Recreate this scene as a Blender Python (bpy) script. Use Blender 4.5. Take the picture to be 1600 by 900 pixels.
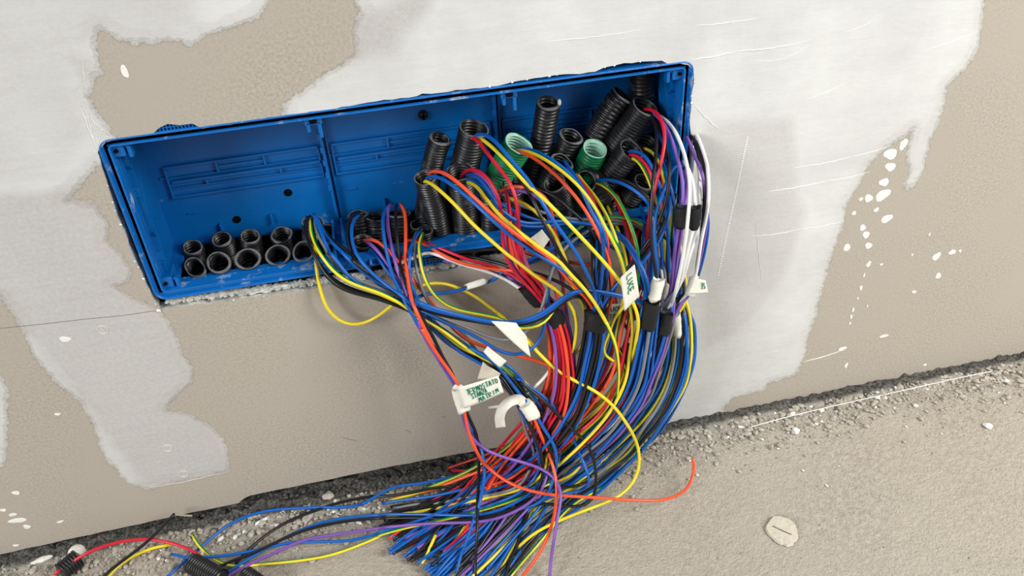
import bpy, bmesh, math, random
import numpy as np
from mathutils import Vector, Matrix, kdtree, noise
from mathutils.geometry import delaunay_2d_cdt
random.seed(7)
for o in list(bpy.data.objects): bpy.data.objects.remove(o)
SC = bpy.context.scene; COL = SC.collection

# ------------------------------------------------------------------ camera
F, PITCH, YAW, ROLL, DIST, HGT = 1274.52, 0.627649, 0.174059, -0.0665706, 0.620453, 0.686092
cp, sp, cy_, sy_ = math.cos(PITCH), math.sin(PITCH), math.cos(YAW), math.sin(YAW)
FW = Vector((sy_*cp, cy_*cp, -sp)); R0 = Vector((cy_, -sy_, 0)); U0 = R0.cross(FW)
RI = R0*math.cos(ROLL) + U0*math.sin(ROLL); UP = -R0*math.sin(ROLL) + U0*math.cos(ROLL)
CAM = Vector((0, -DIST, HGT))
cd = bpy.data.cameras.new('camera'); cam = bpy.data.objects.new('camera', cd); COL.objects.link(cam)
cd.sensor_width = 36; cd.lens = F*36/1600; cd.clip_start = .01
M = Matrix((RI, UP, -FW)).transposed().to_4x4(); M.translation = CAM; cam.matrix_world = M
SC.camera = cam
# ------------------------------------------------------------------ light
SC.view_settings.view_transform = 'Standard'; SC.view_settings.look = 'None'
SC.view_settings.gamma = 1; SC.view_settings.use_curve_mapping = False
SC.view_settings.exposure = -0.07
wd = bpy.data.worlds.new('room_daylight'); SC.world = wd; wd.use_nodes = True
wd.node_tree.nodes['Background'].inputs[0].default_value = (.93, .96, 1, 1)
wd.node_tree.nodes['Background'].inputs[1].default_value = 0.30
def area(name, loc, target, size, power, col):
    l = bpy.data.lights.new(name, 'AREA'); l.shape = 'RECTANGLE'; l.size, l.size_y = size; l.energy = power; l.color = col
    o = bpy.data.objects.new(name, l); COL.objects.link(o); o.location = loc
    o.rotation_euler = (Vector(target)-Vector(loc)).to_track_quat('-Z', 'Y').to_euler(); return o
area('window_daylight', (-2.9, -2.3, 1.9), (.15, 0, .3), (1.3, 1.5), 120, (1, .985, .97))
area('right_fill_light', (1.7, -1.2, 1.4), (.85, 0, .2), (.9, 1.1), 58, (1, .975, .90))  # added fill lamp, no window there; brightens and warms the right side

# ------------------------------------------------------------------ helpers
def ray(px, py): return FW + RI*((px-800)/F) - UP*((py-450)/F)
def atY(px, py, d=0.):          # d = millimetres in front of the wall face
    r = ray(px, py); return CAM + r*((-d/1000-CAM.y)/r.y)
def atZ(px, py, h=0.):          # h = millimetres above the floor
    r = ray(px, py); return CAM + r*((h/1000-CAM.z)/r.z)
def P3(p): return atZ(p[0], p[1], p[3]) if len(p) == 4 else atY(p[0], p[1], p[2])

def lin(c): return tuple(((v/255)/12.92 if v/255 <= .04045 else ((v/255+.055)/1.055)**2.4) for v in c) + (1,)
def mat(name, col, rough=.5, spec=.5, noise_amt=0., nscale=60, bump=0., bscale=200, col2=None, thr=(.45, .6), cscale=30, det=6):
    m = bpy.data.materials.new(name); m.use_nodes = True; nt = m.node_tree; b = nt.nodes['Principled BSDF']
    b.inputs['Roughness'].default_value = rough; b.inputs['Specular IOR Level'].default_value = spec
    tc = nt.nodes.new('ShaderNodeTexCoord')
    base = nt.nodes.new('ShaderNodeRGB'); base.outputs[0].default_value = lin(col); out = base.outputs[0]
    if col2:
        n = nt.nodes.new('ShaderNodeTexNoise'); n.inputs['Scale'].default_value = cscale; n.inputs['Detail'].default_value = det; n.inputs['Roughness'].default_value = .65
        nt.links.new(tc.outputs['Object'], n.inputs['Vector'])
        r = nt.nodes.new('ShaderNodeMapRange'); r.inputs[1].default_value, r.inputs[2].default_value = thr
        nt.links.new(n.outputs[0], r.inputs[0])
        mx = nt.nodes.new('ShaderNodeMix'); mx.data_type = 'RGBA'; nt.links.new(r.outputs[0], mx.inputs[0])
        nt.links.new(out, mx.inputs[6]); mx.inputs[7].default_value = lin(col2); out = mx.outputs[2]
    if noise_amt:
        n = nt.nodes.new('ShaderNodeTexNoise'); n.inputs['Scale'].default_value = nscale; n.inputs['Detail'].default_value = 4
        nt.links.new(tc.outputs['Object'], n.inputs['Vector'])
        r = nt.nodes.new('ShaderNodeMapRange'); r.inputs[1].default_value = .25; r.inputs[2].default_value = .75
        r.inputs[3].default_value = 1-noise_amt; r.inputs[4].default_value = 1+noise_amt; nt.links.new(n.outputs[0], r.inputs[0])
        mx = nt.nodes.new('ShaderNodeVectorMath'); mx.operation = 'SCALE'; nt.links.new(out, mx.inputs[0]); nt.links.new(r.outputs[0], mx.inputs['Scale']); out = mx.outputs[0]
    nt.links.new(out, b.inputs['Base Color'])
    if bump:
        n = nt.nodes.new('ShaderNodeTexNoise'); n.inputs['Scale'].default_value = bscale; n.inputs['Detail'].default_value = 5
        nt.links.new(tc.outputs['Object'], n.inputs['Vector'])
        bp = nt.nodes.new('ShaderNodeBump'); bp.inputs['Strength'].default_value = 1; bp.inputs['Distance'].default_value = bump
        nt.links.new(n.outputs[0], bp.inputs['Height']); nt.links.new(bp.outputs[0], b.inputs['Normal'])
    return m

MT = {
 'box': mat('blue_plastic', (0, 96, 170), .36, .5, .10, 25, .0002, 350, col2=(120, 160, 195), thr=(.66, .80), cscale=42, det=9),
 'boxlip': mat('dusty_blue_plastic', (4, 102, 182), .42, .5, .08, 25, .0003, 300, col2=(176, 196, 210), thr=(.58, .74), cscale=60, det=9),
 'hole_shade': mat('painted_hole_shade', (6, 6, 7), .9, .1),  # flat black stands in for the shade inside holes and slots
 'conduit': mat('black_corrugated_plastic', (25, 26, 29), .36, .5, .2, 40, col2=(92, 92, 94), thr=(.55, .82), cscale=90, det=8),
 'rim': mat('cut_conduit_edge', (104, 104, 106), .6, .4, .3, 300),
 'green': mat('green_corrugated_plastic', (10, 128, 76), .4, .5, .1, 40, col2=(110, 180, 150), thr=(.66, .85), cscale=80, det=8),
 'green_in': mat('pale_green_lining', (168, 214, 196), .45, .4, .05, 80),
 'etape': mat('black_vinyl_tape', (26, 26, 29), .5, .4, .15, 60, .0002, 260),
 'paper': mat('masking_tape', (236, 234, 222), .75, .25, .03, 120, .00015, 500),
 'beige_paper': mat('creased_masking_tape', (214, 208, 192), .75, .25, .04, 120, .00015, 500),
 'ink': mat('green_marker_ink', (0, 125, 92), .6, .3),
 'dust': mat('white_plaster', (232, 231, 226), .85, .2, .05, 200, .0003, 500),
 'gypsum': mat('gypsum_core', (184, 184, 178), .9, .15, .18, 160, .0008, 300, col2=(214, 212, 204), thr=(.5, .62), cscale=180),
 'stone': mat('crushed_mortar', (180, 174, 164), .9, .2, .18, 300, .0004, 600),
 'stone_dark': mat('dark_mortar_crumb', (92, 90, 86), .95, .15, .2, 300, .0004, 600),
 'screw': mat('dark_screw', (22, 22, 26), .45, .5),
}
WC = {'bl': (6, 92, 180), 'bk': (22, 22, 25), 'rd': (206, 26, 54), 'or': (238, 84, 44), 'gy': (122, 126, 130), 'pu': (124, 84, 172),
      'wh': (232, 232, 228), 'br': (164, 40, 30), 'ye': (238, 216, 44), 'gr': (14, 132, 62)}
for k, c in WC.items(): MT[k] = mat('wire_insulation_'+{'bl': 'blue', 'bk': 'black', 'rd': 'crimson', 'or': 'orange', 'gy': 'grey', 'pu': 'purple', 'wh': 'white', 'br': 'dark_red', 'ye': 'yellow', 'gr': 'green'}[k], c, .36, .5, .05, 50)

def obj(name, me, mats, parent=None, smooth=False):
    if isinstance(me, bmesh.types.BMesh):
        b = me; me = bpy.data.meshes.new(name); bmesh.ops.recalc_face_normals(b, faces=b.faces); b.to_mesh(me); b.free()
    o = bpy.data.objects.new(name, me); COL.objects.link(o)
    for m in (mats if isinstance(mats, (list, tuple)) else [mats]): me.materials.append(m)
    if smooth: me.shade_smooth()
    if parent: o.parent = parent
    return o
def tag(o, label, cat, group=None, kind=None):
    o['label'] = label; o['category'] = cat
    if group: o['group'] = group
    if kind: o['kind'] = kind
    return o
def empty(name, loc): 
    o = bpy.data.objects.new(name, None); COL.objects.link(o); o.location = loc; o.empty_display_size = .01; return o
def child(o, parent):           # keep world coordinates under an Empty
    o.parent = parent; o.matrix_parent_inverse = Matrix.Translation(-Vector(parent.location)); return o
def rebase(o, p=None):          # move the origin of a mesh in world coordinates to its base
    me = o.data; n = len(me.vertices); a = np.empty(n*3, 'f'); me.vertices.foreach_get('co', a); a = a.reshape(-1, 3)
    c = np.array(p) if p is not None else np.array([(a[:, 0].min()+a[:, 0].max())/2, (a[:, 1].min()+a[:, 1].max())/2, a[:, 2].min()])
    a -= c; me.vertices.foreach_set('co', a.ravel()); o.location = c; me.update(); return o
def cube(b, x0, x1, y0, y1, z0, z1, bev=0.):
    r = bmesh.ops.create_cube(b, size=1); vs = r['verts']
    for v in vs: v.co = Vector(((x0+x1)/2+v.co.x*(x1-x0), (y0+y1)/2+v.co.y*(y1-y0), (z0+z1)/2+v.co.z*(z1-z0)))
    if bev: bmesh.ops.bevel(b, geom=list({e for v in vs for e in v.link_edges}), offset=bev, segments=2, affect='EDGES', profile=.5)
def cboxes(name, L, m, parent, bev=.0004):
    b = bmesh.new()
    for q in L: cube(b, *q, bev)
    return child(obj(name, b, m), parent)

def crspline(pts, step=.004):
    pts = [Vector(p) for p in pts]
    if len(pts) == 2: pts = [pts[0], (pts[0]+pts[1])/2, pts[1]]
    P = [pts[0]*2-pts[1]] + pts + [pts[-1]*2-pts[-2]]; out = []
    for i in range(1, len(P)-2):
        p0, p1, p2, p3 = P[i-1:i+3]; n = max(1, int((p2-p1).length/step))
        def dt(a, b): return max(1e-4, (b-a).length**.5)
        t0 = 0; t1 = t0+dt(p0, p1); t2 = t1+dt(p1, p2); t3 = t2+dt(p2, p3)
        for k in range(n):
            t = t1+(t2-t1)*k/n
            a1 = p0*((t1-t)/(t1-t0))+p1*((t-t0)/(t1-t0)); a2 = p1*((t2-t)/(t2-t1))+p2*((t-t1)/(t2-t1)); a3 = p2*((t3-t)/(t3-t2))+p3*((t-t2)/(t3-t2))
            b1 = a1*((t2-t)/(t2-t0))+a2*((t-t0)/(t2-t0)); b2 = a2*((t3-t)/(t3-t1))+a3*((t-t1)/(t3-t1))
            out.append(b1*((t2-t)/(t2-t1))+b2*((t-t1)/(t2-t1)))
    out.append(P[-2].copy()); return out

def frames(path):
    n = len(path); T = [(path[min(i+1, n-1)]-path[max(i-1, 0)]).normalized() for i in range(n)]
    a = Vector((0, -1, 0)); a = (a-T[0]*a.dot(T[0]))
    if a.length < .1: a = Vector((1, 0, 0)); a = a-T[0]*a.dot(T[0])
    a.normalize(); R = []
    for i in range(n):
        a = a-T[i]*a.dot(T[i]); a.normalize(); R.append((T[i], a.copy(), T[i].cross(a)))
    return R
def tube_mesh(name, path, radii, sides=8, cap=True, mi=None, squash=None):
    fr = frames(path); V = []; Fc = []; n = len(path)
    for i, p in enumerate(path):
        T, A, B = fr[i]; r = radii if isinstance(radii, float) else radii[i]
        for k in range(sides):
            t = 2*math.pi*k/sides; V.append(p+A*(math.cos(t)*r)+B*(math.sin(t)*r*(squash or 1)))
    for i in range(n-1):
        for k in range(sides):
            k2 = (k+1) % sides; Fc.append((i*sides+k, i*sides+k2, (i+1)*sides+k2, (i+1)*sides+k))
    if cap: Fc += [tuple(range(sides))[::-1], tuple((n-1)*sides+k for k in range(sides))]
    me = bpy.data.meshes.new(name); me.from_pydata(V, [], Fc); 
    if mi:
        me.polygons.foreach_set('material_index', [mi(j//sides, j % sides) if j < (n-1)*sides else 0 for j in range(len(Fc))])
    me.update(); return me
# ------------------------------------------------------------------ wall
HOLE_PX = [(156,250),(152,238),(165,222),(186,217),(205,213),(238,208),(250,200),(262,193),(280,195),(300,194),(316,201),(340,198),(360,195),(420,184),(520,170),(600,157),(652,151),(660,147),(700,143),(778,134),(800,128),(870,118),(930,113),(945,106),(975,99),(1000,97),(1035,94),(1044,101),(1060,100),(1076,101),(1083,110),(1085,128),(1081,150),(1079,172),(1078,197),(1083,220),(1084,260),(1076,300),(1064,352),
 (1030,366),(985,371),(940,382),(904,386),(850,398),(800,405),(760,413),(700,424),(662,429),(600,437),(560,443),(500,449),(460,456),(400,464),(330,474),(290,478),(247,485),(229,444),(211,408),(197,372),(179,329),(168,290)]
BOT_PX = [(0,866),(120,840),(240,814),(300,801),(372,786),(380,779),(390,774),(440,764),(520,748),(600,731),(680,716),(735,706),(850,688),(950,668),(1045,666),(1100,654),(1170,641),(1248,622),(1330,603),(1400,592),(1480,574),(1540,563),(1600,551)]
def jag(poly, step, amp, seed, closed=True):
    out = []; n = len(poly); rr = random.Random(seed)
    for i in range(n if closed else n-1):
        a, b = Vector(poly[i]), Vector(poly[(i+1) % n]); k = max(1, int((b-a).length/step))
        nn = Vector((-(b-a).y, (b-a).x)); nn.normalize()
        for j in range(k):
            p = a.lerp(b, j/k); out.append(p + (nn*rr.uniform(-amp, amp) if 1 else p*0))
    if not closed: out.append(Vector(poly[-1]))
    return out
def W2(px, py): v = atY(px, py, 0); return (v.x, v.z)
hole = jag([W2(*p) for p in HOLE_PX], .006, .0006, 3)
botl = [W2(*p) for p in BOT_PX]
botl = jag([(-.75, .004)] + botl + [(1.15, .003)], .012, .0005, 5, False)
outer = [Vector((1.15, .85)), Vector((-.75, .85))]
bnd = list(botl) + outer
def inside(p, poly):
    c = False; j = len(poly)-1
    for i in range(len(poly)):
        a, b = poly[i], poly[j]
        if (a[1] > p[1]) != (b[1] > p[1]) and p[0] < (b[0]-a[0])*(p[1]-a[1])/(b[1]-a[1]+1e-15)+a[0]: c = not c
        j = i
    return c
def np_inside(X, Y, poly):
    c = np.zeros(X.shape, bool); j = len(poly)-1
    for i in range(len(poly)):
        x1, y1 = poly[i]; x2, y2 = poly[j]
        if y1 != y2: c ^= ((y1 > Y) != (y2 > Y)) & (X < (x2-x1)*(Y-y1)/(y2-y1)+x1)
        j = i
    return c
def np_sdf(X, Y, poly):         # positive inside
    d = np.full(X.shape, 9.)
    for i in range(len(poly)):
        x1, y1 = poly[i]; x2, y2 = poly[(i+1) % len(poly)]; dx, dy = x2-x1, y2-y1
        t = np.clip(((X-x1)*dx+(Y-y1)*dy)/(dx*dx+dy*dy+1e-12), 0, 1)
        d = np.minimum(d, np.hypot(X-x1-t*dx, Y-y1-t*dy))
    return np.where(np_inside(X, Y, poly), d, -d)
STEP = .005
gx = np.arange(-.5, .86, STEP); gz = np.arange(.0, .62, STEP)
GX, GZ = np.meshgrid(gx, gz); GX = GX.ravel(); GZ = GZ.ravel()
cx_ = np.arange(-.75, 1.16, .05); cz_ = np.arange(0, .86, .05); CX, CZ = np.meshgrid(cx_, cz_); CX = CX.ravel(); CZ = CZ.ravel()
k = (CX < -.51) | (CX > .87) | (CZ > .63); GX = np.concatenate([GX, CX[k]]); GZ = np.concatenate([GZ, CZ[k]])
bl_ = [tuple(v) for v in bnd]; hl = [tuple(v) for v in hole]
ok = (np_sdf(GX, GZ, bl_) > .0015) & (np_sdf(GX, GZ, hl) < -.0015)
GX, GZ = GX[ok], GZ[ok]
verts = [Vector(v) for v in bl_] + [Vector(v) for v in hl] + [Vector((a, b)) for a, b in zip(GX.tolist(), GZ.tolist())]
nb, nh = len(bl_), len(hl)
edges = [(i, (i+1) % nb) for i in range(nb)] + [(nb+i, nb+(i+1) % nh) for i in range(nh)]
vo, eo, fo, *_ = delaunay_2d_cdt(verts, edges, [], 0, 1e-7)
VX = np.array([v[0] for v in vo]); VZ = np.array([v[1] for v in vo]); FA = np.array([f for f in fo])
ccx = VX[FA].mean(1); ccz = VZ[FA].mean(1)
keep = np_inside(ccx, ccz, bl_) & ~np_inside(ccx, ccz, hl); FA = FA[keep]
V3 = [(x, 0, z) for x, z in zip(VX.tolist(), VZ.tolist())]
Fl = [tuple(f) for f in FA.tolist()]; mi = [0]*len(Fl)
# cut edges 12.5 mm deep
N0 = len(V3)
for ring in (bl_, hl):
    s = len(V3); n = len(ring); mid = .0062
    for x, z in ring: V3 += [(x, 0, z), (x+random.uniform(-.0006, .0006), mid, z+random.uniform(-.0008, .0004)), (x, .0125, z)]
    for i in range(n):
        j = (i+1) % n
        for q in (0, 1): Fl.append((s+3*i+q, s+3*j+q, s+3*j+q+1, s+3*i+q+1)); mi.append(1)
me = bpy.data.meshes.new('wall_front'); me.from_pydata(V3, [], Fl); me.polygons.foreach_set('material_index', mi)
BARE = [
 [(152,46),(160,45),(180,58),(205,70),(230,68),(240,72),(262,66),(280,70),(298,74),(320,58),(355,48),(385,36),(403,26),(418,8),(430,-40),(556,-40),(556,5),(563,18),(553,50),(554,85),(538,98),(500,120),(480,138),(455,152),(438,165),(445,178),(440,196),(400,230),(190,226),(165,195),(150,170),(137,150),(145,130),(147,112),(160,118),(150,92),(144,68)],
 [(150,260),(120,295),(100,315),(145,318),(172,350),(168,380),(190,395),(207,425),(203,440),(180,447),(195,458),(240,482),(262,492),(300,400),(180,250)],
 [(-420,420),(-100,455),(0,465),(15,480),(30,510),(50,550),(85,600),(125,627),(142,650),(155,695),(175,730),(200,755),(230,765),(260,757),(300,750),(360,735),(357,710),(350,685),(325,662),(295,647),(260,642),(265,630),(300,600),(304,580),(287,550),(265,505),(250,485),(240,440),(700,380),(1060,330),(1072,400),(1060,470),(1048,560),(1030,680),(700,790),(0,950),(-460,1000)],
 [(1539,-60),(1539,0),(1537,23),(1527,78),(1512,103),(1481,132),(1473,167),(1463,195),(1449,237),(1442,268),(1430,292),(1418,298),(1411,290),(1422,268),(1416,249),(1422,218),(1426,202),(1411,214),(1387,230),(1360,257),(1341,292),(1319,323),(1319,346),(1313,366),(1302,393),(1294,420),(1282,467),(1267,513),(1255,560),(1245,585),(1200,599),(1193,611),(1146,622),(1130,640),(1125,670),(1300,660),(1700,600),(2100,500),(2100,-100)]]
HOLEPATCH = [[(-120,560),(0,580),(12,610),(12,680),(5,730),(-40,745),(-120,740)]]
DROPS = [(1391,241,12,9),(1411,226,7,9),(1391,261,10,7),(1381,285,9,7),(1379,305,13,10),(1357,310,9,6),(1345,311,4,3),(1369,328,6,3),(1385,342,11,7),(1334,333,4,4),(1348,356,7,5),(1353,367,7,6),(1357,384,8,5),(1323,387,8,6),(1357,413,5,5),(1345,450,3,5),(1463,401,9,7),(1488,394,7,5),(1466,431,7,5),(1428,456,5,3),(1381,525,9,3),(1316,545,9,4),(1322,571,4,5),(1445,570,5,2),
 (1333,484,3,4),(1330,495,3,4),(1328,505,2,3),(1377,413,3,2),(1350,430,2,4),(1355,478,2,2),(1340,466,2,2),(28,813,14,5),(20,804,6,3),(25,770,6,4),(42,823,7,4),(5,797,5,3),(25,852,6,2),(94,815,6,2),(90,647,5,2),(102,530,9,4),(195,112,4,8),(1500,392,3,3),(1425,398,2,2),(1452,366,2,3)]
THIN_AND_DIM = [([(-200,300),(60,292),(90,285),(200,270),(260,480),(310,580),(370,740),(220,770),(130,640),(0,480),(-200,470)], 1.), ([(395,40),(560,10),(690,-40),(680,20),(660,45),(640,60),(630,95),(560,105),(500,110),(440,60)], .9),
 ([(70,75),(110,70),(150,90),(150,130),(125,140),(105,110)], 1.0), ([(1090,180),(1250,170),(1260,300),(1270,330),(1230,440),(1170,520),(1090,560),(1080,300)], .55), ([(-300,-200),(300,-200),(330,60),(150,80),(130,140),(160,210),(100,300),(-300,300)], .5)]  # thin filler patches; the last greys the upper left, dimmer light put into colour
XA = np.array([v[0] for v in V3]); ZA = np.array([v[2] for v in V3])
sd = np.full(XA.shape, -9.)
for p in BARE: sd = np.maximum(sd, np_sdf(XA, ZA, [W2(*q) for q in p]))
for p in HOLEPATCH: sd = np.minimum(sd, -np_sdf(XA, ZA, [W2(*q) for q in p]))
th = np.zeros(XA.shape)
for p, w in THIN_AND_DIM: th = np.maximum(th, np.clip(np_sdf(XA, ZA, [W2(*q) for q in p])/.02+.3, 0, 1)*w)
for nm, arr in (('bare', sd), ('thin', th)):
    at = me.attributes.new(nm, 'FLOAT', 'POINT'); at.data.foreach_set('value', arr.astype('f'))

def wall_mat():
    m = bpy.data.materials.new('plastered_gypsum_board'); m.use_nodes = True; nt = m.node_tree; N = nt.nodes; L = nt.links; b = N['Principled BSDF']
    b.inputs['Roughness'].default_value = .8; b.inputs['Specular IOR Level'].default_value = .25
    tc = N.new('ShaderNodeTexCoord').outputs['Object']
    def nz(scale, det=4, rough=.5, vec=None):
        n = N.new('ShaderNodeTexNoise'); n.inputs['Scale'].default_value = scale; n.inputs['Detail'].default_value = det; n.inputs['Roughness'].default_value = rough; L.new(vec or tc, n.inputs['Vector']); return n.outputs[0]
    def mth(op, a, c=None, d=None):
        n = N.new('ShaderNodeMath'); n.operation = op
        for i, v in enumerate((a, c, d)):
            if v is None: continue
            if isinstance(v, (int, float)): n.inputs[i].default_value = v
            else: L.new(v, n.inputs[i])
        return n.outputs[0]
    def mr(v, a, c, d=0., e=1.):
        n = N.new('ShaderNodeMapRange'); n.inputs[1].default_value = a; n.inputs[2].default_value = c; n.inputs[3].default_value = d; n.inputs[4].default_value = e; L.new(v, n.inputs[0]); return n.outputs[0]
    def mix(f, a, c):
        n = N.new('ShaderNodeMix'); n.data_type = 'RGBA'; L.new(f, n.inputs[0])
        for i, v in ((6, a), (7, c)):
            if isinstance(v, tuple): n.inputs[i].default_value = lin(v)
            else: L.new(v, n.inputs[i])
        return n.outputs[2]
    at = N.new('ShaderNodeAttribute'); at.attribute_name = 'bare'; t2 = N.new('ShaderNodeAttribute'); t2.attribute_name = 'thin'  # the thin mask also carries the painted dimming of the left plaster
    edge = mth('MULTIPLY', mth('SUBTRACT', nz(150, 8, .75), .5), .016)
    big = mth('MULTIPLY', mth('SUBTRACT', nz(35, 3), .5), .008)
    s = mth('ADD', mth('ADD', at.outputs['Fac'], edge), big)
    f = mr(s, -.0003, .0004)
    fs = mr(s, -.02, .002)          # thinner filler toward its feathered edge
    mp = N.new('ShaderNodeMapping'); mp.inputs['Scale'].default_value = (1, 1, 4.5); mp.inputs['Rotation'].default_value = (0, .16, 0); L.new(tc, mp.inputs[0])
    bare = mix(mr(nz(420, 4, .7), .35, .68), (156, 149, 138), (188, 180, 168))
    bare = mix(mr(nz(9, 3), .35, .7), bare, (174, 166, 155))
    pl = mix(mr(nz(14, 5, .6), .3, .7), (198, 198, 198), (214, 215, 214))
    thin_dim_col = mix(mr(nz(300, 4, .7), .3, .7), (170, 166, 163), (190, 187, 185))  # thin filler tone, darkened further to dim the left wall
    tf = mth('MULTIPLY', mth('ADD', t2.outputs['Fac'], mth('MULTIPLY', mth('SUBTRACT', nz(28, 6, .65), .5), .9)), 1.)
    pl = mix(mth('MULTIPLY', mr(tf, .25, .8), .72), pl, thin_dim_col)
    pl = mix(mth('MULTIPLY', mr(s, -.012, -.0005), .30), pl, (196, 190, 180))
    pl = mix(mr(nz(60, 6, .7, mp.outputs[0]), .58, .78, 0, .25), pl, (190, 184, 174))
    L.new(mix(f, pl, bare), b.inputs['Base Color'])
    # relief: fibre of the paper, ridges of the trowel
    h = mth('ADD', mth('MULTIPLY', nz(600, 3, .7), .10), mth('MULTIPLY', mr(s, .001, -.003), .55))
    pr = mth('ADD', mth('MULTIPLY', nz(14, 5, .6, mp.outputs[0]), .8), mth('MULTIPLY', nz(45, 5, .6), .5))
    h = mth('ADD', h, mth('MULTIPLY', pr, mr(s, .001, -.01)))
    bp = N.new('ShaderNodeBump'); bp.inputs['Distance'].default_value = .0011; bp.inputs['Strength'].default_value = .8; L.new(h, bp.inputs['Height']); L.new(bp.outputs[0], b.inputs['Normal'])
    return m
wall = obj('wall_front', me, [wall_mat(), MT['gypsum']]); wall['kind'] = 'structure'

b = bmesh.new()         # the concrete wall behind the boards, with the chase behind the box
cube(b, -.75, 1.15, .10, .12, -.10, .85); 
back = obj('wall_rear', b, mat('dark_masonry', (58, 56, 54), .95, .1, .2, 40, .002, 90)); back['kind'] = 'structure'
b = bmesh.new(); cube(b, -.75, .215, .022, .034, -.01, .05); cube(b, .24, 1.15, .022, .034, -.01, .02)
o = obj('trim_1', b, mat('gap_shade_strip', (20, 20, 20), .8, .2)); o['kind'] = 'structure'  # near-black strip added for the shade of the cavity behind the board gap

# dried filler: splashes, ridges, crumbs on the wall (part of the wall finish)
b = bmesh.new(); rr = random.Random(11)
for px, py, rx, ry in DROPS:
    c = atY(px, py, 0); k = .00056; n = 14; ph = rr.random()*6; top = []; rim = []
    for i in range(n):
        t = 2*math.pi*i/n; w = 1+.14*math.sin(2*t+ph)+.1*math.sin(3*t+ph*2)+rr.uniform(-.06, .06)
        x, z = math.cos(t)*rx*k*w, math.sin(t)*ry*k*1.25*w
        rim.append(b.verts.new((c.x+x, -.0001, c.z+z))); top.append(b.verts.new((c.x+x*.85, -.0006, c.z+z*.85)))
    for i in range(n): j = (i+1) % n; b.faces.new((rim[i], rim[j], top[j], top[i]))
    b.faces.new(top)
for (x0, y0, x1, y1, w) in [(1240,262,1330,245,.8),(1330,245,1392,226,.6),(1200,299,1290,283,.9),(1290,283,1360,268,.6),(1175,369,1250,358,.7),(1250,358,1318,345,.5),(1080,93,1150,80,1.1),(1150,80,1240,69,1.1),(1240,69,1270,58,.5),(1085,40,1185,28,.8),(1320,50,1362,34,.4),(1440,80,1530,48,.5),(1085,165,1125,203,.8),(1265,70,1225,92,.5),(1225,92,1180,95,.4),(1260,156,1320,130,.5),(1255,565,1318,546,1.),
      (845,66,1000,47,.6),(128,85,135,150,.6),(120,150,150,230,.9),(130,160,155,245,.8),(135,180,175,212,.6),(160,195,150,235,.5),(142,650,178,735,.4),(232,762,362,735,.4),(1190,440,1180,350,.5),(1100,670,1400,560,.0)]:
    if not w: continue
    n = 14; pts = [atY(x0+(x1-x0)*i/n+rr.uniform(-1, 1), y0+(y1-y0)*i/n+rr.uniform(-.6, .6)+2.*math.sin(math.pi*i/n), .1) for i in range(n+1)]
    mm = tube_mesh('t', pts, [max(.00008, w*.0006*math.sin(math.pi*(i+.3)/(n+.6))**.5*rr.uniform(.7, 1.1)) for i in range(n+1)], 5); b.from_mesh(mm); bpy.data.meshes.remove(mm)
for i in range(60):         # perforated tape showing as a dotted line
    p = atY(1168-46*i/59*1.0-0, 215+ 215*i/59, 0); cube(b, p.x-.0009, p.x+.0009, -.0004, 0.0002, p.z-.0005, p.z+.0005, .0002)
for (px, py) in [(160,515),(262,700),(287,740)]:
    c = atY(px, py, 0)
    pts = [Vector((c.x+.0042*math.cos(t), -.0003, c.z+.0042*math.sin(t))) for t in [i*math.pi/9 for i in range(19)]]
    mm = tube_mesh('t', pts, .0003, 5); b.from_mesh(mm); bpy.data.meshes.remove(mm)
for i in range(90):        # crumbs of filler along the cut edge of the opening
    j = rr.randrange(len(hole)); p = hole[j]
    if p.y > .40 and p.x < .1 or (p.y < .28 and rr.random() < .3): continue
    s = rr.uniform(.0004, .0011)*(1.8 if rr.random() < .1 else 1); r = bmesh.ops.create_icosphere(b, subdivisions=1, radius=s)
    for v in r['verts']: v.co = Vector((v.co.x*rr.uniform(.6, 1.6)+p.x, v.co.y*.7-.0003, v.co.z*rr.uniform(.6, 1.3)+p.y))
o = obj('trim_2', b, MT['dust'])
b2 = bmesh.new()
for seg in ([(-60,519),(0,513),(60,507),(130,499),(190,493),(246,485)], [(536,684),(548,687),(558,689)], [(633,672),(641,675)], [(690,652),(696,651)]):
    pts = crspline([atY(x, y, .05) for x, y in seg], .004); mm = tube_mesh('t', pts, .00028, 5); b2.from_mesh(mm); bpy.data.meshes.remove(mm)
o2 = obj('trim_5', b2, mat('joint_line', (120, 112, 104), .9, .1)); o2['kind'] = 'structure'; o['kind'] = 'structure'

# ------------------------------------------------------------------ floor
fx = np.concatenate([np.arange(-.75, -.46, .02), np.arange(-.46, .80, .003), np.arange(.8, 1.2, .02)]); fy = np.concatenate([np.arange(-.75, -.36, .02), np.arange(-.36, .101, .003)])
nx, ny = len(fx), len(fy); V = []; dk = []; gv = []
for y in fy.tolist():
    for x in fx.tolist():
        n1 = noise.noise(Vector((x*38, y*38, 1.3))); n2 = noise.noise(Vector((x*110, y*110, 4.))); n3 = noise.noise(Vector((x*7, y*7, 9.)))
        near = max(0., min(1., (y+.075-.02*n3-(.02 if x > .3 else 0.))/.035)) if True else 0
        if x < .25: near = max(0., min(1., (y+.060+.03*n3)/.035))
        wl = max(0., min(1., (y+.026)/.02))
        h = n1*.0006+n2*.0003 + near*(n1*.0018+n2*.0022) + wl*(.003+n2*.003)
        if y > 0: h -= min(.004, y*.3)
        V.append((x, y, h-.001)); gv.append(near)
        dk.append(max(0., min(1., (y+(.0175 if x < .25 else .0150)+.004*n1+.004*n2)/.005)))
Fc = [(j*nx+i, j*nx+i+1, (j+1)*nx+i+1, (j+1)*nx+i) for j in range(ny-1) for i in range(nx-1)]
me = bpy.data.meshes.new('floor'); me.from_pydata(V, [], Fc)
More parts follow.
